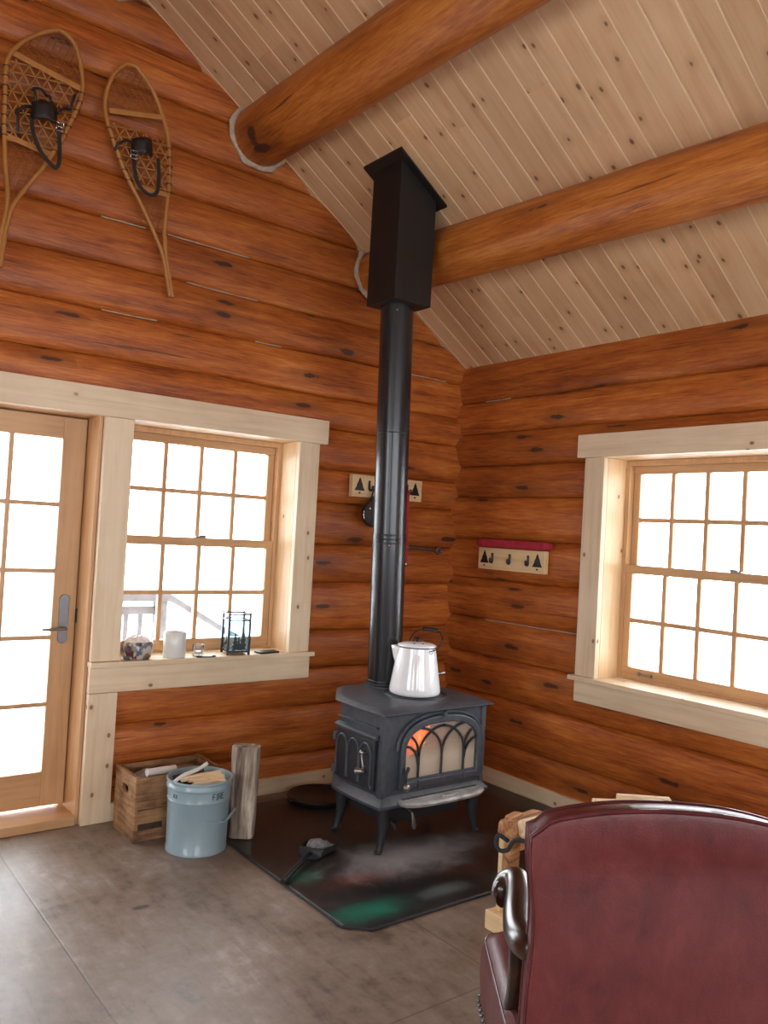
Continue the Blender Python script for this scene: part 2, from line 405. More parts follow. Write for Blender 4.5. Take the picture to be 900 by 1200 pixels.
def flame_mat():
    t = NT('flame'); co = t.coord(); n = t.noise(t.mapping(co, (16, 16, 7)), 1.3, 4, .6, 1.)
    col = t.ramp(n, [(.34, (1,.055,.004)), (.52, (1,.19,.015)), (.70, (1,.55,.14))])
    e = t.n('Emission', {'Color': col, 'Strength': FLAME}); t.t.links.new(e.outputs[0], t.out.inputs[0]); return t.m
FLAME = 2.3
M['flame'] = flame_mat()
def bowl_mat():
    t = NT('patterned_bowl'); co = t.coord(); s = t.n('SeparateXYZ', {0: co})
    a = t.math('MULTIPLY', t.math('ARCTAN2', s.outputs[1], s.outputs[0]), 4.5)
    w = t.voro(t.n('CombineXYZ', {0: a, 1: t.math('MULTIPLY', s.outputs[2], 42.), 2: 0.}).outputs[0], 1.)
    rr = t.n('SeparateColor', {0: w.outputs['Color']}).outputs[0]
    col = t.ramp(rr, [(.0, (.10,.025,.02)), (.22, (.50,.48,.44)), (.48, (.10,.13,.18)), (.62, (.32,.13,.07)), (.75, (.46,.42,.36)), (.9, (.18,.22,.18))], 'CONSTANT')
    return t.bsdf(col, .3)
M['bowl'] = bowl_mat()

# ------------------------------------------------------------------ the room shell
RIDGE = -3.37; EAVE_Z = 2.70; SL = .64
XW = -6.74; YB = -8.2
def ceil_z(x): return EAVE_Z + SL*(-x) if x > RIDGE else EAVE_Z + SL*(x - 2*RIDGE)

SEAMF = {}
def log_wall(name, plane, outward, axis, u0, u1, seams, openings, du, mat, label, zmax=None, seed=0, crest=.016, depth=.044):
    """rows of round logs; axis 'x': wall spans x at y=plane ; axis 'y': wall spans y at x=plane"""
    rng = random.Random(seed); bm = bmesh.new(); la = bm.verts.layers.float.new('lrnd')
    nu = int(math.ceil((u1-u0)/du)); us = [u0 + (u1-u0)*i/nu for i in range(nu+1)]
    nth = 12
    SEAMF[name] = None
    def seam_z(k, u):
        z = seams[k]
        z += .030*math.sin(PI*0)  # keep measured height
        return z + .011*noise.noise(V(u*.9+seed*7.3, k*3.71, .5)) + .004*noise.noise(V(u*3.1, k*1.7, seed))
    SEAMF[name] = seam_z
    for k in range(len(seams)-1):
        lr = rng.random(); dj = rng.uniform(-.012, .012); grid = []
        for i, u in enumerate(us):
            za, zb = seam_z(k, u), seam_z(k+1, u); row = []
            bulge = dj + .010*noise.noise(V(u*.7, k*5.1+seed, 2.2)) + .004*noise.noise(V(u*2.9, k*2.1+seed, 7.2))
            for j in range(nth+1):
                th = PI*j/nth; tt = (1-math.cos(th))/2
                p = math.sin(th)**.75
                w = crest + depth*(1-p) - bulge*p
                z = za + (zb-za)*tt
                a = plane + outward*w
                v = bm.verts.new((u, a, z) if axis == 'x' else (a, u, z)); v[la] = lr
                row.append(v)
            grid.append(row)
        for i in range(nu):
            for j in range(nth):
                uc = (us[i]+us[i+1])/2; zc = (grid[i][j].co.z + grid[i+1][j+1].co.z)/2
                if any(o[0] < uc < o[1] and o[2] < zc < o[3] for o in openings): continue
                if zmax and zc > zmax(uc): continue
                bm.faces.new([grid[i][j], grid[i+1][j], grid[i+1][j+1], grid[i][j+1]])
    loose = [v for v in bm.verts if not v.link_faces]
    bmesh.ops.delete(bm, geom=loose, context='VERTS')
    me = bpy.data.meshes.new(name); bm.to_mesh(me); bm.free()
    for p in me.polygons: p.use_smooth = True
    me.set_sharp_from_angle(angle=math.radians(50))
    o = bpy.data.objects.new(name, me); COL.objects.link(o); me.materials.append(mat)
    tag(o, label, 'wall', kind='structure'); return o

def adj(z): return z + (z-1.53)*.013
seamsL = [-.04] + [adj(z) for z in (.215,.485,.70,.93,1.203,1.44,1.70,1.89,2.127,2.32,2.55,2.785,3.009,3.24,3.47,3.70,3.93,4.16,4.39,4.62,4.85)]
seamsR = [-.02] + [adj(z) for z in (.27,.545,.785,1.012,1.268,1.52,1.787,1.995,2.21,2.415,2.67,2.92)]
seamsR[0] = .0-.02
# opening boxes (inside faces of the jambs)
LW = (-2.241,-1.232,.79,2.04); LD = (-3.39,-2.368,-.1,2.04); RW = (-2.58,-1.207,.775,2.03)
gz = lambda u: ceil_z(u)+.12
E_ = .035
def grow(o): return (o[0]-E_, o[1]+E_, o[2]-E_, o[3]+E_)
wl = log_wall('wall_north', 0, 1, 'x', XW-.2, .16, seamsL, [grow(LW), (LD[0]-E_, LD[1]+E_, -.1, LD[3]+E_)], .035, M['log_x'],
         'gable wall of round orange-stained logs behind the stove and snowshoes', gz, 3)
wr = log_wall('wall_east', 0, 1, 'y', YB-.2, .16, seamsR, [grow(RW)], .035, M['log_y'],
         'low eave wall of round orange-stained logs on the right', None, 11)
BW = [(-6.3,-4.5,.55,2.45), (-4.25,-2.45,.55,2.45), (-2.2,-.4,.55,2.45)]  # unseen windows, added and enlarged to light the room from behind the camera
SW = [(-4.2,-2.2,.60,2.3), (-7.0,-5.0,.60,2.3)]  # more unseen windows, added for extra daylight from the side wall
wb = log_wall('wall_south', YB, -1, 'x', XW-.2, .16, seamsL, BW, .10, M['log_x'], 'log gable wall behind the viewer', gz, 5)
ww = log_wall('wall_west', XW, -1, 'y', YB-.2, .16, seamsR, SW, .10, M['log_y'], 'log eave wall left of the viewer', None, 8)

# outer sheathing of each log wall: the log's other half, holding the window openings exactly (children of the wall)
def sheath(name, parent, axis, a0, a1, u0, u1, z0, ztop, openings, mat):
    mb = MB(); cuts = sorted(set([u0, u1] + [c for o in openings for c in o[:2]]))
    for i in range(len(cuts)-1):
        ua, ub = cuts[i], cuts[i+1]; uc = (ua+ub)/2
        o = [q for q in openings if q[0] < uc < q[1]]
        zs = [(z0, None)] if not o else ([(z0, o[0][2]), (o[0][3], None)] if o[0][2] > z0 else [(o[0][3], None)])
        for za, zb in zs:
            n = 1 if axis == 'y' else 6
            for k in range(n):
                x0, x1 = ua+(ub-ua)*k/n, ua+(ub-ua)*(k+1)/n
                t0, t1 = (zb, zb) if zb else (ztop(x0), ztop(x1))
                pts = [(x0, za), (x1, za), (x1, t1), (x0, t0)]
                mb.prism(pts, a0, a1, 'y' if axis == 'x' else 'x')
    return mb.build(name, mat, parent, smooth=0)
sheath('outer_wall', wl, 'x', .235, .30, XW-.25, .30, -.4, lambda u: ceil_z(u)+.1, [LW, LD], M['log_x'])
sheath('outer_wall', wr, 'y', .235, .30, YB-.25, .30, -.4, lambda u: 2.80, [RW], M['log_y'])
sheath('outer_wall', wb, 'x', YB-.30, YB-.235, XW-.25, .30, -.4, lambda u: ceil_z(u)+.1, BW, M['log_x'])
sheath('outer_wall', ww, 'y', XW-.30, XW-.235, YB-.25, .30, -.4, lambda u: 2.80, SW, M['log_y'])

# floor
mb = MB(); mb.box(XW-.25, .25, YB-.25, .25, -.12, 0)
tag(mb.build('floor', M['floor'], smooth=0), 'grey-brown stained plywood sheet floor with dark scuffs', 'floor', kind='structure')

# ceiling: two slopes, boards running up the slope, small v-joints
def slope(name, xe, label, side):
    ang = math.atan(SL); L = abs(RIDGE-xe)/math.cos(ang)
    mb = MB(); bm = mb.bm
    n = int((abs(YB)+.6)/PITCH); y0 = .25
    ys = []
    jmin = math.floor((YB-.3+20)/PITCH); jmax = math.ceil((.27+20)/PITCH)
    prof = []
    for j in range(jmin, jmax+1):
        y = j*PITCH-20
        prof += [(y-.004, 0), (y, .006), (y+.004, 0)]
    a = [bm.verts.new((0, y, z)) for y, z in prof]; b = [bm.verts.new((L, y, z)) for y, z in prof]
    for i in range(len(prof)-1): bm.faces.new([a[i], b[i], b[i+1], a[i+1]])
    # roof deck above
    mb.box(-.1, L+.05, prof[0][0], prof[-1][0], .02, .14)
    o = mb.build(name, M['ceil'], smooth=0)
    # local x runs from eave up the slope
    d = -1 if side > 0 else 1
    if side > 0: o.matrix_world = Matrix(((-math.cos(ang), 0, math.sin(ang), xe), (0, 1, 0, 0), (math.sin(ang), 0, math.cos(ang), ceil_z(xe)), (0,0,0,1)))
    else: o.matrix_world = Matrix(((math.cos(ang), 0, -math.sin(ang), xe), (0, 1, 0, 0), (math.sin(ang), 0, math.cos(ang), ceil_z(xe)), (0,0,0,1)))
    return tag(o, label, 'ceiling', kind='structure')
slope('ceiling', .25, 'sloping ceiling of pale knotty pine boards', 1)
slope('ceiling', XW-.25, 'other slope of the pine board ceiling, left of the ridge', -1)

# purlin logs under the ceiling
def purlin(x, z0, dz, R0, dR, seed, label):
    n = 28; rings_ = []; rr = random.Random(seed)
    bm = MB()
    Ls = [.22 - (.22-YB+.2)*i/70 for i in range(71)]
    for y in Ls:
        R = R0 + dR*max(y, -4); ring = []
        for k in range(n):
            a = 2*PI*k/n
            r = R*(1+.055*noise.noise(V(math.cos(a)*1.2+seed, y*.75, math.sin(a)*1.2)) + .02*noise.noise(V(math.cos(a)*3+seed, y*3, math.sin(a)*3)))
            ring.append(V(x+r*math.cos(a)+.01*noise.noise(V(y*.5, seed, 0)), y, z0+dz*max(y, -5)+r*math.sin(a)))
        rings_.append(ring)
    bm.rings(rings_); o = bm.build('purlin_log', M['beam_y'], smooth=50)
    at = o.data.attributes.new('lrnd', 'FLOAT', 'POINT')
    for d in at.data: d.value = .13*seed % 1
    tag(o, label, 'beam', 'round log purlins under the ceiling', 'structure')
    # pale chinking ring where it meets the gable
    c = MB(); pts = []; rad = []
    for k in range(40):
        a = 2*PI*k/40; r = (R0+.008)*(1+.05*noise.noise(V(k*.5, seed, 0)))
        pts.append((x+r*math.cos(a), .004+.012*noise.noise(V(k*.3, seed, 5)), z0+r*math.sin(a))); rad.append(.017+.016*noise.noise(V(k*.35, seed*3, 1)))
    c.tube(pts, [.014]*40, 8, closed=True, ry=rad, up=(0,1,0))
    return o, c
for args in ((-.75,3.130,.042,.152,.005,2,'lower round log purlin, passing behind the black chimney box'),
             (-1.62,3.70,.0276,.162,.006,5,'upper round log purlin above the black chimney box'),
             (-2.50,4.285,.02,.16,.004,9,'highest round log purlin, barely showing above the snowshoes')):
    o, c = purlin(*args)
    ch = c.build('chinking', M['ring'], o, smooth=60)
    ch['label'] = 'pale chinking round the log end'

# ------------------------------------------------------------------ windows, doors, trim
def trim(name, x0, x1, y0, y1, z0, z1, mat, label, bevel=.003):
    mb = MB(); c = V((x0+x1)/2, (y0+y1)/2, (z0+z1)/2); mb.box(x0, x1, y0, y1, z0, z1)
    return tag(mb.build(name, mat, None, c, 0, bevel), label, 'trim', kind='structure')
# left wall casing boards (front face on y=0)
trim('trim_1', -3.55, -1.066, -.032, .03, 2.030, 2.171, M['trim_x'], 'long pale pine header board over the door and left window')
trim('trim_2', -2.376, -2.231, -.004, .035, .8075, 2.030, M['trim_z'], 'wide pale pine casing board between the door and left window')
trim('trim_14', -2.376, -2.231, -.004, .035, 0, .648, M['trim_z'], 'short pale pine casing board under the sill, beside the crate')
trim('trim_3', -1.241, -1.105, -.004, .035, .806, 2.030, M['trim_z'], 'pale pine casing board right of the left window')
trim('trim_4', -2.377, -1.093, -.004, .035, .650, .780, M['trim_x'], 'pale pine apron board below the left window sill')
trim('trim_13', -3.53, -3.385, -.004, .035, 0, 2.030, M['trim_z'], 'pale pine casing board at the far side of the door')
# right wall
trim('trim_5', -.032, .03, -2.78, -1.044, 2.016, 2.148, M['trim_y'], 'pale pine header board over the right window')
trim('trim_6', -.004, .035, -1.215, -1.080, .785, 2.016, M['trim_z'], 'pale pine casing board left of the right window')
trim('trim_7', -.004, .035, -2.72, -2.585, .785, 2.016, M['trim_z'], 'pale pine casing board right of the right window')
trim('trim_8', -.004, .035, -2.75, -1.079, .640, .762, M['trim_y'], 'pale pine apron board below the right window sill')
trim('baseboard_north', -2.231, -.02, -.004, .03, 0, .09, M['trim_x'], 'pale pine baseboard behind the stove')
trim('baseboard_east', -.004, .03, YB+.1, -.006, 0, .09, M['trim_y'], 'pale pine baseboard along the right wall')
trim('baseboard_west', XW-.03, XW+.004, YB+.1, -.04, 0, .09, M['trim_y'], 'pale pine baseboard on the unseen left wall')

def sash(parent, Mx, u0, u1, z0, z1, d, cols, rows, stile, top, bot, mu=.024):
    """Mx(u, d, z) -> world; d outward depth"""
    def bx(mb, a, b, c, e, f, g):
        p = [Mx(u, dd, z) for u in (a, b) for dd in (c, e) for z in (f, g)]
        v = [mb.bm.verts.new(q) for q in p]
        for q in ((0,1,3,2),(4,6,7,5),(0,4,5,1),(2,3,7,6),(0,2,6,4),(1,5,7,3)): mb.bm.faces.new([v[i] for i in q])
    th = .036; o = None
    fz, fu = M['fir_z'], M['fir_'+('x' if abs((Mx(1,0,0)-Mx(0,0,0)).x) > .5 else 'y')]
    r = MB(); bx(r, u0, u1, d, d+th, z1-top, z1); bx(r, u0, u1, d, d+th, z0, z0+bot)
    s = MB(); bx(s, u0, u0+stile, d+.0005, d+th-.0005, z0+bot, z1-top); bx(s, u1-stile, u1, d+.0005, d+th-.0005, z0+bot, z1-top)
    root = r.build('sash_rails', fu, parent, smooth=0, bevel=.003)
    s.build('sash_stiles', fz, root, smooth=0, bevel=.003)
    m = MB(); ga, gb, gz0, gz1 = u0+stile, u1-stile, z0+bot, z1-top
    for i in range(1, cols):
        c = ga+(gb-ga)*i/cols; bx(m, c-mu/2, c+mu/2, d+.004, d+th-.004, gz0, gz1)
    for i in range(1, rows):
        c = gz0+(gz1-gz0)*i/rows; bx(m, ga, gb, d+.0055, d+th-.0055, c-mu/2, c+mu/2)
    m.build('muntins', fz, root, smooth=0, bevel=.003)
    g = MB(); bx(g, ga-.004, gb+.004, d+.016, d+.020, gz0-.004, gz1+.004)
    g.build('panes', M['glass'], root, smooth=0)
    return root

def dh_window(name, label, Mx, u0, u1, z0, z1, dj, axis, zmeet, cols=4, lock=True):
    root = thing(name, Mx((u0+u1)/2, .2, z0), label, 'window', kind='structure')
    org = root.location.copy()
    W = lambda u, d, z: Mx(u, d, z) - org
    def bx(mb, a, b, c, e, f, g):
        p = [W(u, dd, z) for u in (a, b) for dd in (c, e) for z in (f, g)]
        v = [mb.bm.verts.new(q) for q in p]
        for q in ((0,1,3,2),(4,6,7,5),(0,4,5,1),(2,3,7,6),(0,2,6,4),(1,5,7,3)): mb.bm.faces.new([v[i] for i in q])
    # reveal box lining the wall thickness
    for nm, (a, b, f, g), mt in (('jamb', (u0-.02, u0, z0-.0, z1+.02), M['jamb_z']), ('jamb', (u1, u1+.02, z0, z1+.02), M['jamb_z']), ('head', (u0, u1, z1, z1+.02), M['jamb_'+axis])):
        mb = MB(); bx(mb, a, b, .036, .30, f, g); mb.build(nm, mt, root, smooth=0)
    # stool: inner sill board with horns
    mb = MB(); bx(mb, u0-(.150 if axis == 'x' else .165), u1+.165, -.032, .034, z0-.026, z0); bx(mb, u0-.02, u1+.02, .034, .30, z0-.026, z0)
    sl = mb.build('sill', M['trim_'+axis], root, smooth=0, bevel=.003)
    # frame
    f_ = .045
    mb = MB(); bx(mb, u0, u0+f_-.02, dj, dj+.08, z0, z1); bx(mb, u1-f_+.02, u1, dj, dj+.08, z0, z1)
    bx(mb, u0+f_-.02, u1-f_+.02, dj, dj+.08, z1-.03, z1); bx(mb, u0+f_-.02, u1-f_+.02, dj, dj+.08, z0, z0+.012)
    mb.build('window_frame', M['fir_z'], root, smooth=0, bevel=.003)
    a, b = u0+.026, u1-.026
    up = sash(root, W, a, b, zmeet-.022, z1-.03, dj+.042, cols, 2, .042, .045, .044)
    lo = sash(root, W, a, b, z0+.012, zmeet+.026, dj+.003, cols, 2, .042, .048, .055)
    up.name = 'upper_sash'; lo.name = 'lower_sash'
    uc = (u0+u1)/2
    mb = MB(); bx(mb, uc-.03, uc+.03, dj-.004, dj+.012, zmeet+.026, zmeet+.034); bx(mb, uc-.01, uc+.035, dj-.008, dj+.004, zmeet+.034, zmeet+.042)
    mb.build('sash_lock', M['nickel'], lo, smooth=0, bevel=.002)
    for uq in (a+.16, b-.16):
        mb = MB(); bx(mb, uq-.045, uq+.045, dj-.012, dj+.004, z0+.035, z0+.042); bx(mb, uq-.045, uq-.035, dj-.012, dj+.004, z0+.028, z0+.048); bx(mb, uq+.035, uq+.045, dj-.012, dj+.004, z0+.028, z0+.048)
        mb.build('sash_lift', M['nickel'], lo, smooth=0, bevel=.002)
    return root
ML = lambda u, d, z: V(u, d, z)
MR = lambda u, d, z: V(d, u, z)
dh_window('window_1', 'left double-hung pine window with sixteen panes beside the door', ML, -2.231, -1.241, .806, 2.030, .20, 'x', 1.415)
dh_window('window_2', 'right double-hung pine window with many panes on the eave wall', MR, -2.585, -1.215, .785, 2.016, .20, 'y', 1.398, 6)
MS = lambda u, d, z: V(u, YB-d, z)
MW_ = lambda u, d, z: V(XW-d, u, z)
for i, o in enumerate(BW): dh_window('window_%d' % (3+i), ('leftmost', 'middle', 'rightmost')[i]+' unseen pine window added in the gable wall behind the viewer', MS, o[0]+.02, o[1]-.02, o[2]+.02, o[3]-.02, .2, 'x', 1.5)
for i, o in enumerate(SW): dh_window('window_%d' % (6+i), ('nearer' if i else 'farther')+' unseen pine window added in the wall left of the viewer', MW_, o[0]+.02, o[1]-.02, o[2]+.02, o[3]-.02, .2, 'y', 1.48)

# door with ten visible panes (two columns in view of three)
D = thing('door_1', (-2.88, .2, 0), 'glazed pine door with panes, pewter lever plate, left of the window', 'door', kind='structure')
dorg = D.location.copy()
def DB(mb, x0, x1, y0, y1, z0, z1): mb.box(x0-dorg.x, x1-dorg.x, y0-dorg.y, y1-dorg.y, z0, z1)
mb = MB(); DB(mb, -2.395, -2.376, .036, .30, 0, 2.05); DB(mb, -3.385, -3.366, .036, .30, 0, 2.05)
DB(mb, -3.366, -2.395, .036, .30, 2.031, 2.05); mb.build('door_frame', M['fir_z'], D, smooth=0, bevel=.002)
mb = MB(); DB(mb, -3.366, -2.395, .02, .30, 0, .045); mb.build('threshold', M['fir_x'], D, smooth=0, bevel=.004)
leaf = MB(); x0, x1, y0, y1 = -3.36, -2.400, .205, .25; zb, zt = .058, 2.025
gx0, gx1, gz0, gz1 = -3.242, -2.517, .232, 1.915
DB(leaf, x0, gx0, y0, y1, zb, zt); DB(leaf, gx1, x1, y0, y1, zb, zt)
st0 = MB(); DB(st0, -3.366, -2.395, .2505, .29, 2.005, 2.031); DB(st0, -2.418, -2.395, .2505, .29, .045, 2.005); DB(st0, -3.366, -3.343, .2505, .29, .045, 2.005); st0.build('door_stop', M['fir_z'], D, smooth=0)
lf = leaf.build('door_leaf', M['fir_z'], D, smooth=0, bevel=.004)
lr_ = MB(); DB(lr_, gx0, gx1, y0+.0005, y1-.0005, gz1, zt); DB(lr_, gx0, gx1, y0+.0005, y1-.0005, zb, gz0); lr_.build('door_rails', M['fir_x'], lf, smooth=0, bevel=.003)
mt = MB()
for i in (1, 2): c = gx0+(gx1-gx0)*i/3; DB(mt, c-.0115, c+.0115, y0+.003, y1-.003, gz0, gz1)
for i in range(1, 5): c = gz0+(gz1-gz0)*i/5; DB(mt, gx0, gx1, y0+.005, y1-.005, c-.011, c+.011)
mt.build('muntins', M['fir_z'], lf, smooth=0, bevel=.003)
gl = MB(); DB(gl, gx0-.004, gx1+.004, y0+.02, y0+.025, gz0-.004, gz1+.004); gl.build('panes', M['glass'], lf, smooth=0)
# lock plate with lever
pl = MB(); pts = []
for k in range(24):
    a = 2*PI*k/24; pts.append((-2.461+.024*math.cos(a)-dorg.x, 1.0+(.10 if math.sin(a) > 0 else -.10)+.024*math.sin(a)))
pl.prism(pts, .195-dorg.y, .206-dorg.y, 'y'); plo = pl.build('lock_plate', M['tape'], lf, smooth=40, bevel=.002)
lv = MB(); lv.tube([V(-2.461-dorg.x, .197-dorg.y, .955), V(-2.461-dorg.x, .155-dorg.y, .955), V(-2.475-dorg.x, .148-dorg.y, .955), V(-2.575-dorg.x, .15-dorg.y, .952)], [.009,.009,.009,.007], 10)
lv.build('lever', M['nickel'], plo, smooth=60)
mb = MB(); DB(mb, -2.4, -2.388, .194, .21, .98, 1.05); mb.build('strike_plate', M['black'], D, smooth=0)

# pale chinking glimpsed in a few seams
def near_seam(seams, z): return min(range(len(seams)), key=lambda k: abs(seams[k]-z))
for (wall, seams, p0, p1, zc_) in (('N', seamsL, -2.45, -2.22, 3.03), ('N', seamsL, -2.10, -1.62, 3.03), ('N', seamsL, -2.42, -2.13, 2.57), ('N', seamsL, -1.55, -1.38, 2.57), ('N', seamsL, -1.98, -1.55, 2.80), ('N', seamsL, -.42, -.10, 2.57), ('E', seamsR, -1.06, -.30, 1.012), ('E', seamsR, -.42, -.20, 2.42)):
    k = near_seam(seams, zc_); f = SEAMF['wall_north' if wall == 'N' else 'wall_east']; mb = MB(); n_ = 24; pts = []; rd = []
    for i in range(n_+1):
        u = p0+(p1-p0)*i/n_; z = f(k, u); d_ = .046
        pts.append(V(u, d_, z) if wall == 'N' else V(d_, u, z)); rd.append(.0035+.0025*noise.noise(V(u*11, k, 4))*(1 if 0 < i < n_ else .2))
    mb.tube(pts, rd, 6); mb.build('chinking', M['ring'], wl if wall == 'N' else wr, smooth=60)

# ------------------------------------------------------------------ hearth
HP = [(-1.85,-.13), (-1.85,-1.515), (-1.762,-1.592), (-.02,-1.592), (-.02,-.13)]
mb = MB(); mb.prism([(a-0, b) for a, b in HP], 0.0005, .011)
hp = mb.build('hearth_pad', M['pad'], smooth=0, bevel=.003)
tag(hp, 'dark swirled hearth pad with green and red patches and ash under the stove', 'hearth pad')
ed = MB(); ed.tube([V(-1.85,-.13,.006), V(-1.853,-1.516,.006), V(-1.763,-1.595,.006), V(-.02,-1.595,.006)], .0055, 6)
ed.build('edge_strip', M['irondark'], hp, smooth=30)

# ------------------------------------------------------------------ wood stove
SX, SY = -1.018, -.80
ST = thing('wood_stove', (SX, SY, .0125), 'charcoal cast-iron wood stove with arched glass door on four legs', 'stove')
so = V(SX, SY, .011)
ZT = .700
def SB(mb, x0, x1, y0, y1, z0, z1): mb.box(x0-so.x, x1-so.x, y0-so.y, y1-so.y, z0-so.z, z1-so.z)
hw = .318; yf = -1.062; yr = -.70; yb = -.50; cx = .17
def plan(e, n=6):
    """stove outline grown by e, local xy, sides slightly bowed"""
    w = hw+e; f = yf-e; r = yr; b = yb+e
    P = [(-w, f), (w, f)]
    for i in range(1, n): t = i/n; P.append((w+.012*math.sin(PI*t), f+(r-f)*t))
    P += [(w, r), (cx+.4*e, b), (-cx-.4*e, b), (-w, r)]
    for i in range(n-1, 0, -1): t = i/n; P.append((-w-.012*math.sin(PI*t), f+(r-f)*t))
    return [(x, y-so.y) for x, y in P]
def zz(z): return z-so.z
# shell (open firebox): side, rear and floor plates
mb = MB(); P = plan(0); Q = plan(-.022)
n = len(P)
lo_, hi_ = zz(.285), zz(.672)
for i in range(1, n):
    j = (i+1) % n
    a, b, c, d = P[i], P[j], Q[j], Q[i]
    vs = [mb.bm.verts.new(q) for q in ((a[0],a[1],lo_),(b[0],b[1],lo_),(c[0],c[1],lo_),(d[0],d[1],lo_),(a[0],a[1],hi_),(b[0],b[1],hi_),(c[0],c[1],hi_),(d[0],d[1],hi_))]
    for q in ((0,1,2,3),(4,7,6,5),(0,4,5,1),(1,5,6,2),(2,6,7,3),(3,7,4,0)): mb.bm.faces.new([vs[k] for k in q])
mb.prism(Q, zz(.285), zz(.300)); 
# corner posts
for s in (-1, 1): mb.box(s*hw-.014, s*hw+.014, yf-so.y-.012, yf-so.y+.02, lo_, hi_)
body = mb.build('firebox_body', M['iron'], ST, smooth=30, bevel=.002)
# front plate with arched opening
def arch(w, zs, zc, z0, n=20, e=0):
    """flattened arch outline from bottom-left, over the top, to bottom-right"""
    pts = [(-w-e, z0-e)]
    for k in range(n+1):
        a = PI*(1-k/n); pts.append(((w+e)*math.copysign(abs(math.cos(a))**.82, math.cos(a)), zs+(zc-zs+e)*abs(math.sin(a))**.86))
    pts.append((w+e, z0-e)); return pts
AX = .030
def ring_plate(mb, inner, outer, y0, y1):
    """plate between two outlines with the same point count (open loops closed along the bottom)"""
    n = len(inner)
    A = [[mb.bm.verts.new((p[0]+AX, y, zz(p[1]))) for p in L] for L in (inner, outer) for y in (y0, y1)]
    (i0, i1, o0, o1) = A
    for k in range(n):
        j = (k+1) % n
        mb.bm.faces.new([i0[k], i0[j], o0[j], o0[k]]); mb.bm.faces.new([i1[k], o1[k], o1[j], i1[j]])
        mb.bm.faces.new([i0[k], i1[k], i1[j], i0[j]]); mb.bm.faces.new([o0[k], o0[j], o1[j], o1[k]])
ai = arch(.245, .50, .630, .322)
def rect_for(L, w0, w1, z0, z1):
    out = []; n = len(L)
    for k, p in enumerate(L):
        if k == 0: out.append((w0, z0)); continue
        if k == n-1: out.append((w1, z0)); continue
        t = (k-1)/(n-3)   # walk up left side, across the top, down right
        per = [(w0, .40), (w0, z1), (w1, z1), (w1, .40)]
        if t < .28: q = t/.28; out.append((w0, per[0][1]+(z1-.40)*q))
        elif t <= .72: q = (t-.28)/.44; out.append((w0+(w1-w0)*q, z1))
        else: q = (t-.72)/.28; out.append((w1, z1-(z1-.40)*q))
    return out
yF = yf-so.y
mb = MB(); ring_plate(mb, ai, rect_for(ai, -hw-AX+.0, hw-AX, .287, .672), yF-.004, yF+.018)
mb.build('front_plate', M['iron'], body, smooth=25, bevel=.0015)
# glazed front door: arched frame standing proud
DO = MB(); a_in = arch(.232, .495, .612, .350); a_out = arch(.262, .500, .648, .312)
ring_plate(DO, a_in, a_out, yF-.030, yF-.004)
door = DO.build('glazed_door', M['iron'], ST, smooth=25, bevel=.006)
# raised outer moulding over the arch
mm = MB(); L = arch(.274, .500, .661, .40)[1:-1]
mm.tube([V(p[0]+AX, yF-.012, zz(p[1])) for p in L], .009, 6); mm.box(AX-.012, AX+.012, yF-.038, yF-.006, zz(.640), zz(.664))
mm.build('arch_moulding', M['iron'], body, smooth=50)
# lower gates of the door frame
gg = MB()
gg.box(-.232+AX, .232+AX, yF-.026, yF-.012, zz(.346), zz(.360))
for q in (-.148, .148): gg.box(q+AX-.006, q+AX+.006, yF-.034, yF-.012, zz(.312), zz(.350))
gg.build('door_sill_rail', M['iron'], door, smooth=25, bevel=.002)
# gothic lattice
lt = MB(); yl = yF-.020
def pc(x0, z0, x1, z1, b): # curved rib
    out = []
    for k in range(13):
        t = k/12; out.append(V(AX+x0+(x1-x0)*(1-math.cos(t*PI/2)) if b else AX+x0+(x1-x0)*t, yl, zz(z0+(z1-z0)*math.sin(t*PI/2) if b else z0+(z1-z0)*t)))
    return out
R_ = .0066
zsq = .462; step_ = .148
for q in (-step_, 0, step_):
    lt.tube([V(AX+q, yl, zz(.352)), V(AX+q, yl, zz(zsq))], R_, 6)
    for s in (-1, 1):
        x1 = q + s*.160; z1 = .596
        pts = pc(q, zsq, x1, z1, True)
        ok = [p for p in pts if abs(p.x-AX) <= .236 and (p.z+so.z) <= .500+.117*max(0, 1-((abs(p.x-AX)/.240)**2.4))**.5]
        if len(ok) > 1: lt.tube(ok, R_, 6)
for s in (-1, 1):
    lt.tube([V(AX+s*.236, yl, zz(.518)), V(AX+s*.205, yl, zz(.510)), V(AX+s*.175, yl, zz(.488)), V(AX+s*.156, yl, zz(.455)), V(AX+s*.149, yl, zz(.42))], R_, 6)
lt.build('lattice', M['irondark'], door, smooth=60)
g = MB(); gp = [(p[0]+AX, zz(p[1])) for p in arch(.236, .495, .616, .335)]
g.prism(gp, yF-.010, yF-.006, 'y'); g.build('door_glass', M['stoveglass'], door, smooth=0)
# front handle with ball
h = MB(); hx = -.250+AX
h.tube(catmull([(hx+.03, yF-.034, zz(.415)), (hx+.012, yF-.055, zz(.418)), (hx-.004, yF-.060, zz(.40)), (hx-.004, yF-.060, zz(.352))], 5), .0085, 8)
hd = h.build('door_handle', M['irondark'], door, smooth=60)
h = MB(); h.sphere((hx-.004, yF-.062, zz(.338)), .020, 16); h.build('handle_ball', M['nickel'], hd, smooth=60)
for q in (.36, .50): h = MB(); h.tube([V(.272+AX, yF-.018, zz(q)), V(.272+AX, yF-.018, zz(q+.035))], .010, 8); h.build('hinge', M['iron'], door, smooth=60)
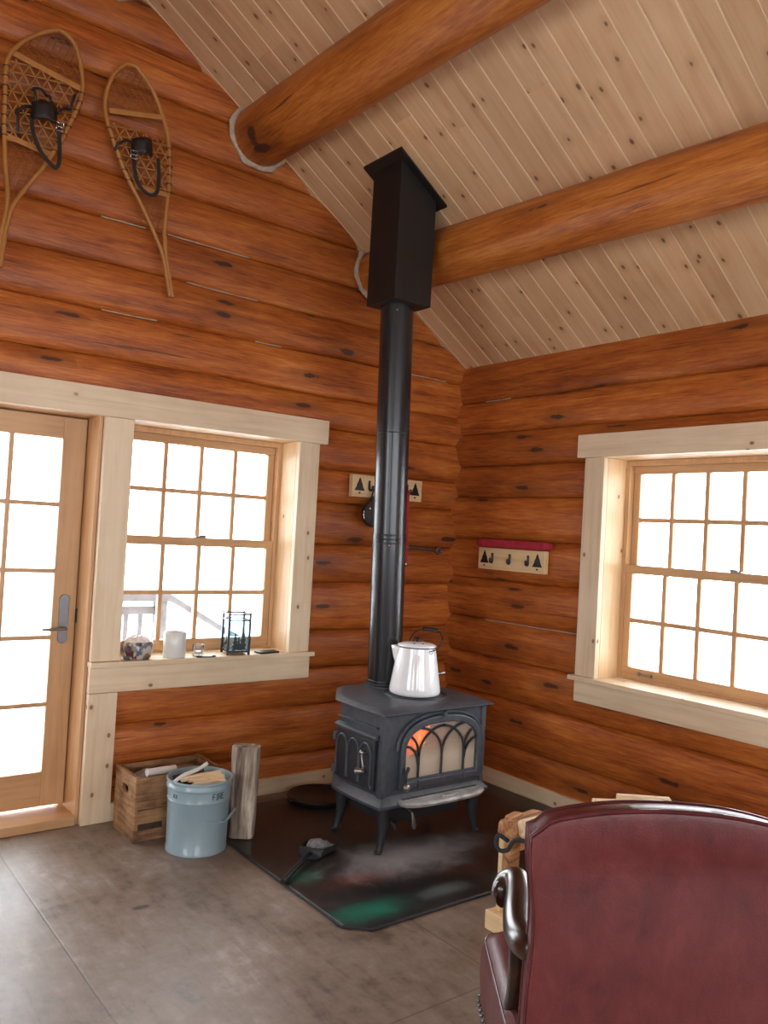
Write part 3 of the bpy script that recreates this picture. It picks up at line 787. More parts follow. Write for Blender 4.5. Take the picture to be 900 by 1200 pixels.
# firebrick lining
fb = MB(); SB(fb, SX-.280, SX+.280, -.745, -.72, .3005, .66); SB(fb, SX-.293, SX-.278, -1.04, -.746, .3005, .66); SB(fb, SX+.278, SX+.293, -1.04, -.746, .3005, .66); SB(fb, SX-.277, SX+.277, -1.04, -.746, .3005, .315)
fb.build('firebrick_lining', M['brick'], body, smooth=0)
# top plate: sloping cornice, flat cooktop
mb = MB(); A = plan(.012); B = plan(.040); C2 = plan(-.004)
mb.rings([[V(x, y, zz(.664)) for x, y in plan(.004)], [V(x, y, zz(.667)) for x, y in plan(.020)], [V(x, y, zz(.676)) for x, y in B], [V(x, y, zz(.680)) for x, y in B], [V(x, y, zz(.693)) for x, y in plan(.014)], [V(x, y, zz(ZT)) for x, y in C2]])
tp = mb.build('top_plate', M['iron'], ST, smooth=28)
mb = MB(); kc = V(-.965-so.x, -.83-so.y, 0)
for r in (.165, .155): mb.tube([kc+V(r*math.cos(2*PI*k/48), r*.98*math.sin(2*PI*k/48), zz(ZT)) for k in range(48)], .0035, 6, closed=True, up=(0,0,1))
mb.build('cooktop_ring', M['irondark'], tp, smooth=60)
# flue collar
PB = V(-.982, -.585, 0)
mb = MB(); mb.lathe([(.080, zz(ZT)-.004), (.112, zz(ZT)-.004), (.110, zz(ZT)+.008), (.099, zz(ZT)+.014), (.099, zz(ZT)+.024), (.080, zz(ZT)+.024)], 32, PB-V(so.x, so.y, 0)); mb.build('flue_collar', M['irondark'], tp, smooth=40)
# base plate with bowed edge
mb = MB()
mb.rings([[V(x, y, zz(z)) for x, y in plan(e)] for e, z in ((-.01,.222), (.018,.228), (.034,.240), (.034,.252), (.014,.272), (.004,.288))])
bp = mb.build('base_plate', M['iron'], ST, smooth=28)
# ash lip
mb = MB(); A = []; nn = 26
def lip(e, dy):
    P = [(AX-.262-e, yF-.02), (AX-.262-e, yF-.034)]
    for k in range(nn+1):
        a = PI*(1-k/nn); P.append((AX+(.262+e)*math.copysign(abs(math.cos(a))**.75, math.cos(a)), yF-.034-(.078+dy)*abs(math.sin(a))**.75))
    P += [(AX+.262+e, yF-.034), (AX+.262+e, yF-.02)]; return P
mb.rings([[V(x, y, zz(z)) for x, y in lip(e, e)] for e, z in ((-.02,.238), (.0,.246), (.006,.258), (.0,.268), (-.012,.270), (-.018,.264))])
lpo = mb.build('ash_lip', M['lip'], bp, smooth=35)
mb = MB()
for k in range(-2, 3): mb.sphere((AX+.02+k*.022, yF-.082+abs(k)*.006, zz(.267)), .011, 8, (1.3, .9, .55))
mb.build('lip_ornament', M['lip'], lpo, smooth=60)
# ash pan housing with dropped damper handle
mb = MB(); SB(mb, SX-.22, SX+.24, -.995, -.66, .125, .226)
ap = mb.build('ash_pan_box', M['irondark'], ST, smooth=0, bevel=.006)
mb = MB(); hx2 = -.135
mb.tube([V(hx2, yF+.06, zz(.205)), V(hx2+.004, yF+.02, zz(.200)), V(hx2+.008, yF-.004, zz(.188))], .006, 8)
hn = mb.build('damper_rod', M['iron'], ap, smooth=60)
mb = MB(); mb.tube([V(hx2+.008, yF-.004, zz(.190)), V(hx2+.010, yF-.006, zz(.178)), V(hx2+.018, yF-.010, zz(.128)), V(hx2+.020, yF-.010, zz(.112))], [.006,.008,.0125,.009], 12)
mb.build('damper_handle', M['nickel'], hn, smooth=60)
mb = MB(); mb.tube([V(-.225, yF+.05, zz(.15)), V(-.205, yF+.035, zz(.13)), V(-.20, yF+.03, zz(.11))], [.010,.014,.012], 10); mb.build('latch', M['irondark'], ap, smooth=60)
# legs
for (lx, ly, sx_, sy_) in ((-.270, yF+.035, -1, -1), (.318, yF+.035, 1, -1), (-.270, -.68-so.y, -1, 1), (.318, -.68-so.y, 1, 1)):
    mb = MB()
    if lx > 0: lx = .305
    z0 = 0
    mb.tube(catmull([(lx, ly, zz(.232)), (lx+.002*sx_, ly, zz(.18)), (lx+.004*sx_, ly+.002*sy_, zz(.11)), (lx+.018*sx_, ly+.014*sy_*.4, zz(.04)), (lx+.030*sx_, ly+.02*sy_*.4, zz(.014))], 5),
            [.040+( .016-.040)*min(1, k/15) for k in range(20)]+[.015], 10, up=(0,1,0))
    mb.sphere((lx+.032*sx_, ly+.020*sy_*.4, zz(.022)), .0155, 10, (1.2, 1.2, .6))
    mb.build('leg', M['irondark'], ST, smooth=50)
# side loading door on the left flank
xL = -hw-.012
def SIDE(mb, x0, x1, y0, y1, z0, z1): mb.box(x0, x1, y0-so.y, y1-so.y, zz(z0), zz(z1))
mb = MB(); SIDE(mb, xL-.014, xL+.006, -1.02, -.705, .305, .545)
sd = mb.build('side_door', M['irondark'], ST, smooth=0, bevel=.004)
mb = MB(); SIDE(mb, xL-.020, xL+.006, -1.035, -.69, .548, .562); mb.prism([(xL-.02, zz(.562)), (xL+.006, zz(.562)), (xL+.006, zz(.574))], -1.035-so.y, -.69-so.y, 'y'); SIDE(mb, xL-.012, xL+.004, -1.03, -.70, .598, .606)
mb.build('side_ledge', M['iron'], body, smooth=0, bevel=.003)
mb = MB()
for k in range(3):
    yc = -.955+.098*k-so.y; w = .044
    pts = [V(xL-.015, yc-w, zz(.325)), V(xL-.015, yc-w, zz(.46))]
    for a in range(1, 6): t = a/5; pts.append(V(xL-.015, yc-w+w*(1-math.cos(t*PI/2)), zz(.46+.06*math.sin(t*PI/2))))
    for a in range(4, -1, -1): t = a/5; pts.append(V(xL-.015, yc+w-w*(1-math.cos(t*PI/2)), zz(.46+.06*math.sin(t*PI/2))))
    pts.append(V(xL-.015, yc+w, zz(.325)))
    mb.tube(pts, .006, 6)
mb.build('gothic_ribs', M['iron'], sd, smooth=50)
for q in (.34, .50): mb = MB(); mb.tube([V(xL-.016, -.70-so.y, zz(q-.018)), V(xL-.016, -.70-so.y, zz(q+.018))], .012, 8); mb.build('hinge', M['iron'], sd, smooth=60)
mb = MB(); yh = -.955-so.y
mb.tube([V(xL-.01, yh, zz(.475)), V(xL-.034, yh, zz(.475))], .010, 8)
mb.tube(catmull([(xL-.036, yh, zz(.478)), (xL-.042, yh-.010, zz(.455)), (xL-.042, yh-.020, zz(.42)), (xL-.040, yh-.018, zz(.395))], 4), .0055, 8)
sh_ = mb.build('side_handle', M['nickel'], sd, smooth=60)
mb = MB(); mb.sphere((xL-.036, yh, zz(.478)), .013, 12); mb.build('handle_boss', M['nickel'], sh_, smooth=60); mb = MB(); mb.tube([V(xL-.028, yh-.018, zz(.393)), V(xL-.052, yh+.02, zz(.388))], [.011,.018], 10); mb.build('handle_knob', M['nickel'], sh_, smooth=60)
mb = MB(); mb.tube([V(xL-.012, -1.005-so.y, zz(.315)), V(xL-.012, -1.005-so.y, zz(.33))], .005, 8); mb.build('hinge_pin', M['nickel'], sd, smooth=60)

# fire inside
fl = MB()
for (fx, fy, h_, w_, ph, z0f) in ((-1.125,-.955,.12,.040,.2,.415), (-1.085,-.945,.145,.046,1.4,.43), (-1.040,-.955,.135,.042,2.2,.455), (-1.000,-.95,.09,.030,3.,.50)):
    rr = []
    for i in range(11):
        t = i/10; r = w_*math.sin(PI*min(1, t*.9+.12))**.8*(1-t*.35)+.002
        cxx = fx+.03*t*math.sin(3*t+ph)+.055*t*t; cyy = fy-.02*t
        rr.append([V(cxx+r*math.cos(2*PI*k/10), cyy+r*.6*math.sin(2*PI*k/10), z0f+h_*t) for k in range(10)])
    fl.rings(rr)
tag(fl.build('flame', M['flame'], None, (-1.06,-.95,.42), 60), 'orange flames behind the upper left of the stove glass', 'fire')
mb = MB()
mb.tube([V(-1.19,-.93,.395), V(-.84,-.84,.352)], [.036,.034], 12)
tag(mb.build('burning_log', M['redsplit'], None, (-1.0,-.88,.35), 50), 'log burning on the firebox floor, behind stove glass at left', 'firewood')
mb = MB(); mb.tube([V(-.93,-.98,.336), V(-.78,-.955,.338)], [.018,.014], 10)
tag(mb.build('charred_stick', M['blackmat'], None, (-.85,-.97,.336), 50), 'small charred chunk low at the right of the stove glass', 'firewood')

# ------------------------------------------------------------------ stove pipe and ceiling support box
PTOP = V(-1.078, -.640, 2.74); PB3 = V(-.982, -.585, ZT+.012)
SP = thing('stove_pipe', PB3, 'tall glossy black stove pipe rising from the stove to the ceiling box', 'stove pipe')
def pp(z): t = (z-PB3.z)/(PTOP.z-PB3.z); return PB3+(PTOP-PB3)*t - PB3
def pipe_sec(z0, z1, r, name): 
    mb = MB(); mb.tube([pp(z0), pp(z1)], r, 48, up=(0,1,0)); return mb.build(name, M['pipe'], SP, smooth=40)
lo = pipe_sec(ZT+.012, 1.52, .0915, 'lower_section'); up = pipe_sec(1.50, PTOP.z+.03, .0890, 'upper_section')
mb = MB()
for z in (1.478, 1.498, 1.520): mb = MB(); mb.tube([pp(z-.0045), pp(z), pp(z+.0045)], [.0915,.0938,.0915], 48, up=(0,1,0)); mb.build('joint_band', M['pipe'], lo, smooth=60)
mb = MB(); mb.tube([pp(2.062), pp(2.065), pp(2.068)], [.089,.0905,.089], 48, up=(0,1,0)); mb.build('joint_band', M['pipe'], up, smooth=60)
mb = MB(); mb.tube([pp(ZT+.030), pp(ZT+.036), pp(ZT+.042)], [.0915,.0945,.0915], 48, up=(0,1,0)); mb.build('bottom_band', M['pipe'], lo, smooth=60)
camd = V(-.609, -.793, 0)
for z, p_ in ((1.462, lo), (2.70, up)):
    mb = MB(); mb.sphere(pp(z)+camd*.0905, .006, 10); mb.build('screw', M['nickel'], p_, smooth=60)
BX = thing('ceiling_support_box', (-1.08, -.652, 2.735), 'black square chimney support box with flange hanging from the ceiling', 'chimney box')
hb = .122; zc0 = lambda x: ceil_z(x-1.08)-2.735
mb = MB()
b0 = [V(-hb,-hb,.0), V(hb,-hb,.0), V(hb,hb,.0), V(-hb,hb,.0)]; b1 = [V(p.x, p.y, zc0(p.x)+.03) for p in b0]
mb.rings([b0, b1]); 
bxo = mb.build('box_shell', M['boxblk'], BX, smooth=0, bevel=.002)
mb = MB(); f = .163; e = .006
t0 = [V(x, y, zc0(x)-.012) for x, y in ((-f,-f),(f,-f),(f,f),(-f,f))]; t1 = [p+V(0,0,.014) for p in t0]
mb.rings([t0, t1]); mb.build('ceiling_flange', M['boxblk'], BX, smooth=0)

# ------------------------------------------------------------------ enamel coffee boiler on the stove
K = thing('enamel_coffee_boiler', (-.966, -.824, ZT+.004), 'big white enamel coffee boiler with spout and wire bail on the stove', 'kettle', rz=math.radians(-35))
# local x points along the picture's right, so the spout is at -x
mb = MB(); mb.lathe([(.0,.0), (.118,.0), (.130,.006), (.134,.018), (.130,.045), (.117,.125), (.104,.205), (.098,.238), (.098,.245), (.094,.245), (.094,.235), (.0,.230)], 48)
mb.build('pot_body', M['enamel'], K, smooth=50)
mb = MB()
rr = []
for (z, Rb, ex, dl) in ((.155, .1115, .000, .06), (.180, .1078, .012, .20), (.205, .1040, .022, .32), (.228, .1000, .031, .42), (.244, .0980, .037, .46)):
    rr.append([V(-(Rb-.001+ex*(1-abs(q))**1.1)*math.cos(q*dl), (Rb-.001+ex*(1-abs(q))**1.1)*math.sin(q*dl), z) for q in [(-1+k/6) for k in range(13)]])
mb.rings(rr, closed_u=False, cap=False)
sp = mb.build('spout', M['enamel'], K, smooth=60); s_ = sp.modifiers.new('th', 'SOLIDIFY'); s_.thickness = .003
mb = MB(); mb.lathe([(.0,.240), (.100,.242), (.102,.247), (.098,.254), (.070,.263), (.03,.267), (.0,.268)], 48)
lid = mb.build('lid', M['enamel'], K, smooth=60)
mb = MB(); mb.tube([V(.1025*math.cos(2*PI*k/48), .1025*math.sin(2*PI*k/48), .2445) for k in range(48)], .0028, 6, closed=True, up=(0,0,1)); mb.build('rim', M['irondark'], K, smooth=60)
mb = MB(); mb.lathe([(.006,.266), (.006,.276), (.014,.281), (.014,.287), (.006,.291), (.0,.292)], 16)
mb.tube([V(-.022,0,.268), V(-.018,0,.284), V(0,0,.290), V(.018,0,.284), V(.022,0,.268)], .0035, 6, up=(0,1,0)); mb.build('lid_knob', M['black'], lid, smooth=60)
for a in (-1.9, -1.15): mb = MB(); mb.sphere((.062*math.cos(a), .062*math.sin(a), .2645), .006, 8, (1.2,1.2,.4)); mb.build('rivet', M['black'], lid, smooth=60)
# wire bail lying back to the right, with turned wooden grip
bl = MB(); P = catmull([(.065,-.078,.228), (.105,-.05,.245), (.128,-.02,.285), (.120,.0,.315), (.105,.015,.328), (.06,.03,.332), (.03,.035,.330), (-.01,.055,.31), (-.04,.085,.25), (-.045,.09,.228)], 5)
bl.tube(P, .0028, 6); b_ = bl.build('bail', M['black'], K, smooth=60)
mb = MB(); mb.tube(catmull([(.112,.010,.325), (.07,.026,.333), (.025,.036,.331)], 5), [.006]+[.010]*9+[.006], 12); mb.build('bail_grip', M['black'], b_, smooth=60)
mb = MB(); mb.tube([V(.066+.008*math.cos(2*PI*k/12), -.083, .226+.008*math.sin(2*PI*k/12)) for k in range(12)], .0025, 6, closed=True, up=(0,1,0)); mb.build('bail_ear', M['chrome'], K, smooth=60)
mb = MB(); mb.tube([V(.118,.0,.108), V(.140,.0,.112)], [.006,.005], 8); mb.sphere((.146,0,.113), .009, 10); mb.build('tilting_knob', M['chrome'], K, smooth=60)

# ------------------------------------------------------------------ fire-kindling pail
BK = thing('kindling_pail', (-1.992, -.500, 0), 'grey-blue metal pail stencilled FIRE holding kindling in front of the crate', 'pail')
mb = MB(); mb.lathe([(.0,.008), (.138,.008), (.141,.0), (.1425,.0), (.1425,.012), (.1395,.016), (.1445,.235), (.1475,.240), (.1445,.246), (.1465,.288), (.1515,.292), (.1525,.300), (.1495,.306), (.1475,.318), (.1530,.322), (.1530,.330), (.1490,.333), (.1460,.330), (.1430,.25), (.139,.02), (.0,.014)], 64)
mb.build('pail_body', M['bucket'], BK, smooth=45)
# wire handle hanging at the right front with ear
mb = MB(); ang0 = math.radians(-62); d = V(math.cos(ang0), math.sin(ang0), 0)
hp_ = [V(.146*math.cos(a), .146*math.sin(a), .15+.03*math.sin((a-math.radians(-95))*1.3)) + V(math.cos(a), math.sin(a), 0)*.006 for a in [math.radians(-105+6*k) for k in range(13)]]
e_ = hp_[-1]; out_ = V(math.cos(math.radians(-33)), math.sin(math.radians(-33)), 0)
a1 = math.radians(-72); a2 = math.radians(-28)
P = [V(.1455*math.cos(a), .1455*math.sin(a), z) for a, z in ((math.radians(-100), .165), (math.radians(-85), .155), (a1, .147))]
mb.tube(catmull(P + [V(.158*math.cos(a1+.12), .158*math.sin(a1+.12), .150), V(.172*math.cos(a2), .172*math.sin(a2), .172)], 4), .0035, 8)
wh = mb.build('wire_handle', M['bucket'], BK, smooth=60)
mb = MB(); mb.tube([V(.160*math.cos(a1+.2), .160*math.sin(a1+.2), .151), V(.174*math.cos(a2), .174*math.sin(a2), .174)], .007, 10); mb.build('handle_grip', M['bucket'], wh, smooth=60)
mb = MB(); mb.box(-.010, .010, -.004, .004, -.010, .010, Matrix.Translation(V(.146*math.cos(a1), .146*math.sin(a1), .147)) @ Matrix.Rotation(a1+PI/2, 4, 'Z')); mb.build('handle_ear', M['bucket'], wh, smooth=0, bevel=.002)

FONT5 = {'F': ['11111','10000','10000','11110','10000','10000','10000'], 'I': ['111','010','010','010','010','010','111'], 'R': ['11110','10001','10001','11110','10100','10010','10001'], 'E': ['11111','10000','10000','11110','10000','10000','11111']}
STROKES = {'F': [((0,0),(0,1)), ((0,1),(.7,1)), ((0,.52),(.55,.52))], 'I': [((.25,0),(.25,1)), ((.05,0),(.45,0)), ((.05,1),(.45,1))], 'R': [((0,0),(0,1)), ((0,1),(.5,1)), ((.5,1),(.65,.88)), ((.65,.88),(.65,.64)), ((.65,.64),(.5,.52)), ((.5,.52),(0,.52)), ((.35,.52),(.68,0))], 'E': [((0,0),(0,1)), ((0,1),(.65,1)), ((0,.52),(.52,.52)), ((0,0),(.65,0))], 'X': [((0,0),(.6,1)), ((.6,0),(0,1))]}
def stencil(mb, text, a_start, zb, h, r, aw):
    a = a_start
    for ch in text:
        w = .45 if ch == 'I' else .7
        for (p, q) in STROKES[ch]:
            m = 4; pts = []
            for k in range(m+1):
                t = k/m; x = p[0]+(q[0]-p[0])*t; z = p[1]+(q[1]-p[1])*t; an = a + x*h*aw/r
                pts.append(V(r*math.cos(an), r*math.sin(an), zb+z*h))
            mid = pts[m//2]; mb.strip(pts, .0042, .0008, V(mid.x, mid.y, 0).normalized())
        a += (w+.22)*h*aw/r
mb = MB(); stencil(mb, 'FIRE', math.radians(-90), .256, .026, .1458, .75)
st = mb.build('stencil_lettering', M['ink'], BK, smooth=0); st['label'] = 'dark stencilled word FIRE'
mb = MB(); stencil(mb, 'XX', math.radians(-168), .258, .016, .1458, 1.1); mb.build('stencil_mark', M['ink'], BK, smooth=0)
# contents
rg = random.Random(4)
kl = ['uppermost pale stick of kindling lying flat in the pail', 'pale stick of kindling under the top one in the pail', 'shorter pale kindling stick at the front of the pail heap', 'pale kindling stick at the left end of the pail heap', 'tan kindling stick deepest in the right of the pail heap', 'broken light kindling stick at the front right of the pail']
kk = [(-.000,-.010,.322,.20,26,.014,.010), (.015,-.035,.314,.17,18,.016,.009), (.0,-.075,.308,.13,30,.012,.008), (-.030,-.062,.300,.10,42,.011,.010), (.055,-.015,.300,.12,8,.013,.009), (.045,-.068,.306,.10,-8,.012,.008)]
for (x, y, z, L, rot, w, th), lab in zip(kk, kl):
    mb = MB(); A = []
    for i in range(5):
        t = i/4-.5; j = lambda: rg.uniform(-.0025, .0025)
        A.append([V(L*t, -w+j(), -th+j()), V(L*t, w+j(), -th*.6+j()), V(L*t, w*.7+j(), th+j()), V(L*t, -w*.8+j(), th*.8+j())])
    mb.rings(A); o = mb.build('kindling_stick', M['kindle'], None, None, 0)
    o.location = (-1.992+x, -.500+y, z+.012); o.rotation_euler = (rg.uniform(-.2,.2), rg.uniform(-.10,.06), math.radians(rot-30))
    tag(o, lab, 'kindling', 'kindling in the pail')
mb = MB(); mb.box(-.075,.075,-.004,.004,-.10,.10); o = mb.build('dark_carton', M['card'], None, None, 0, .002); o.location = (-2.015,-.475,.245); o.rotation_euler = (math.radians(-18),math.radians(-10),math.radians(-10)); tag(o, 'dark flattened carton standing at the back of the pail', 'carton')
mb = MB(); mb.tube(catmull([(-.10,0,-.035), (-.05,.0,-.005), (.03,0,.018), (.085,0,.045)], 4), .010, 10, ry=.006); o = mb.build('rolled_paper', M['paper'], None, None, 60); o.location = (-2.035,-.500,.345); o.rotation_euler = (0,math.radians(8),math.radians(14)); tag(o, 'white rolled paper leaning across the left rim of the pail', 'paper')
mb = MB(); mb.box(-.028,.028,-.003,.003,-.05,.05); o = mb.build('blue_card', M['bluecard'], None, None, 0, .001); o.location = (-1.975,-.448,.300); o.rotation_euler = (math.radians(-12),0,math.radians(-20)); tag(o, 'small pale blue card among the kindling in the pail', 'card')
mb = MB()
mb.lathe([(.0,-.01),(.12,-.01),(.132,.01),(.125,.03),(.06,.05),(.0,.055)], 20, (0,0,0))
for v in mb.bm.verts: v.co.z += rg.uniform(-.012, .012); v.co.x *= 1+rg.uniform(-.04,.0)
o = mb.build('crumpled_newspaper', M['news'], None, None, 0); o.location = (-1.992,-.500,.215); tag(o, 'crumpled newspaper filling the pail beneath the kindling', 'paper')

# ------------------------------------------------------------------ old wooden crate
CR = thing('wooden_crate', (-2.015, -.198, 0), 'old stained wooden crate with hand holes, between the door casing and pail', 'crate')
cw, cd, chh, ct = .212, .135, .305, .014
def hole_board(mb, x0, x1, hole):   # end board with an oblong hand hole, in the yz plane
    n = 24; inner = [(hole[0]+.040*math.copysign(abs(math.cos(2*PI*k/n))**.6, math.cos(2*PI*k/n)), hole[1]+.019*math.copysign(abs(math.sin(2*PI*k/n))**.8, math.sin(2*PI*k/n))) for k in range(n)]
    def proj_out(p):
        dx, dz = p[0]-hole[0], p[1]-hole[1]; out = []
        a = math.atan2(dz/.014, dx/.032)
        cxs = [cd-.001 if math.cos(a) > 0 else -cd+.001]; 
        t = 1e9
        if abs(math.cos(a)) > 1e-6: t = min(t, (cd)/abs(math.cos(a)))
        if math.sin(a) > 1e-6: t = min(t, (chh-hole[1])/math.sin(a))
        if math.sin(a) < -1e-6: t = min(t, (hole[1]-.0)/-math.sin(a))
        return (hole[0]+t*math.cos(a), hole[1]+t*math.sin(a))
    outer = [proj_out(p) for p in inner]
    for c in ((cd,chh),(-cd,chh),(-cd,0.0),(cd,0.0)):
        k = min(range(n), key=lambda i: (outer[i][0]-c[0])**2+(outer[i][1]-c[1])**2); outer[k] = c
    A = [[mb.bm.verts.new((x, p[0], p[1])) for p in L] for L in (inner, outer) for x in (x0, x1)]
    i0, i1, o0, o1 = A
    for k in range(n):
        j = (k+1) % n
        for q in ([i0[k],i0[j],o0[j],o0[k]], [i1[k],o1[k],o1[j],i1[j]], [i0[k],i1[k],i1[j],i0[j]], [o0[k],o0[j],o1[j],o1[k]]): mb.bm.faces.new(q)
for s in (-1, 1):
    mb = MB(); hole_board(mb, s*cw-.008, s*cw+.008, (0, .225)); mb.build('end_board', M['crate'], CR, smooth=0)
    mb = MB(); mb.box(-cw+.009, cw-.009, s*(cd-.006)-.006, s*(cd-.006)+.006, .002, .148); mb.build('side_board', M['crate'], CR, smooth=0, bevel=.002)
    mb = MB(); mb.box(-cw+.009, cw-.009, s*(cd-.006)-.006, s*(cd-.006)+.006, .152, .300); mb.build('side_board', M['crate'], CR, smooth=0, bevel=.002)
mb = MB(); mb.box(-cw+.009, cw-.009, -cd+.013, cd-.013, .004, .016); mb.build('bottom_board', M['crate'], CR, smooth=0)
FI = plain('faded_ink', (.05,.030,.022), .8, 0, .4, 30)
for (x, z, w, h) in ((.02,.205,.05,.018), (.01,.130,.03,.014), (-.14,.07,.06,.03)): mb = MB(); mb.box(x-w, x+w, -cd-.0008, -cd+.0005, z-h/2, z+h/2); mb.build('faded_print', FI, CR, smooth=0)
# crate contents
mb = MB(); nx, ny = 18, 10; g_ = []
for i in range(nx+1):
    r_ = []
    for j in range(ny+1):
        x = -.19+.38*i/nx; y = -.115+.23*j/ny
        z = .283+.018*noise.noise(V(x*14, y*14, 3))+.02*noise.noise(V(x*5, y*6, 1)) - .03*(abs(y)/.115)**4 - .03*(abs(x)/.19)**6
        r_.append(V(x, y, z))
    g_.append(r_)
mb.rings(g_, closed_u=False, cap=False)
o = mb.build('plastic_bag', M['bag'], None, None, 60); s_ = o.modifiers.new('t', 'SOLIDIFY'); s_.thickness = .004; o.location = (-2.015,-.198,0); tag(o, 'crumpled grey plastic bag stuffed in the wooden crate', 'bag')
mb = MB(); mb.tube([V(-.075,0,0), V(.075,0,0)], .017, 14, ry=.020); o = mb.build('newspaper_roll', M['paper'], None, None, 50); o.location = (-2.085,-.262,.305); o.rotation_euler = (0,0,math.radians(3)); tag(o, 'rolled white newspaper lying at the front of the crate', 'newspaper')

# ------------------------------------------------------------------ split log standing by the pail
def split_log(name, label, loc, rotz, h, w, d, mat, lean=0, group=None, seed=1, along='z'):
    mb = MB(); rr = []; N = 20; m = 14
    base = []
    for k in range(N):
        t = k/N; a = 2*PI*t
        x = w*.5*math.copysign(abs(math.cos(a))**.55, math.cos(a)); y = d*.5*math.copysign(abs(math.sin(a))**.6, math.sin(a))
        base.append((x, y))
    for i in range(m+1):
        z = h*i/m; s = 1+.10*(i/m)
        rr.append([V(x*s*(1+.07*noise.noise(V(k*.9, z*2, seed)))+.006*noise.noise(V(z*9, seed, k*.4)), y*s*(1+.10*noise.noise(V(k*1.3, z*2.5, seed+4))), z + (.008*noise.noise(V(k, seed, 3)) if i in (0, m) and i else 0)) for k, (x, y) in enumerate(base)])
    mb.rings(rr)
    if along != 'z':
        for v in mb.bm.verts: v.co = V(v.co.z-h/2, v.co.x, v.co.y)
    o = mb.build(name, mat, None, None, 28)
    o.location = loc; o.rotation_euler = (lean, 0, rotz); return tag(o, label, 'firewood', group)
split_log('split_log', 'grey weathered split log standing upright between the pail and stove', (-1.762, -.515, .012), -.65, .432, .122, .10, M['split'], -.05, None, 3)

# ------------------------------------------------------------------ ash shovel on the hearth
AS = thing('ash_shovel', (-1.62, -.92, .012), 'black ash shovel with grey ashes lying on the hearth pad', 'shovel', rz=math.atan2(-.86+1.088, -1.54+1.864))
mb = MB(); hl = .09
prof = [(-.075, .055), (-.055,.075), (.06,.085), (.085,.080)]
A = []
for i in range(9):
    t = i/8; x = -.005+.16*t; w = .055+.022*t; dz = .030*(1-t)+.006
    A.append([V(x, -w, dz+.018), V(x, -w*.92, dz*.35+.006), V(x, -w*.5, .004), V(x, 0, .003), V(x, w*.5, .004), V(x, w*.92, dz*.35+.006), V(x, w, dz+.018)])
mb.rings(A, closed_u=False, cap=False); mb.bm.faces.new([v for v in mb.bm.verts][:7])
o = mb.build('scoop', M['irondark'], AS, smooth=40); s_ = o.modifiers.new('t', 'SOLIDIFY'); s_.thickness = .003; s_.offset = 1
mb = MB(); mb.tube(catmull([(.01,0,.022), (-.04,0,.030), (-.12,0,.026), (-.31,0,.014)], 5), [.009]*8+[.012]*8, 10)
mb.build('handle', M['black'], AS, smooth=60)
mb = MB(); gr = []
for i in range(13):
    x = .01+.135*i/12; w = .045+.022*i/12
    gr.append([V(x, -w+2*w*j/12, .016+.045*max(0, 1-((x-.08)/.085)**2)*max(0, 1-((-w+2*w*j/12)/w)**2)**.5 + .010*noise.noise(V(x*60, j*1.1, 2))) for j in range(13)])
mb.rings(gr, closed_u=False, cap=False)
o = mb.build('ash_heap', plain('grey_ash', (.24,.27,.30), .9, 0, .5, 60, .4), None, None, 50)
o.parent = None; o.matrix_world = Matrix.Translation(AS.location) @ Matrix.Rotation(AS.rotation_euler.z, 4, 'Z'); s_ = o.modifiers.new('t', 'SOLIDIFY'); s_.thickness = .006
tag(o, 'small heap of grey ashes in the scoop of the shovel', 'ashes', kind='stuff')

# black round pan on the hearth behind the stove
PN = thing('round_pan', (-1.135, -.245, .012), 'black round shallow pan on the hearth behind the left of the stove', 'pan')
mb = MB(); mb.lathe([(.0,.022), (.150,.024), (.168,.034), (.176,.034), (.180,.028), (.165,.0), (.0,.0)], 40); mb.build('pan_bowl', M['black'], PN, smooth=40)
mb = MB(); mb.tube(catmull([(-.172,.02,.026), (-.195,.012,.030), (-.195,-.012,.030), (-.172,-.02,.026)], 4), .007, 8); mb.build('pan_handle', M['black'], PN, smooth=60)

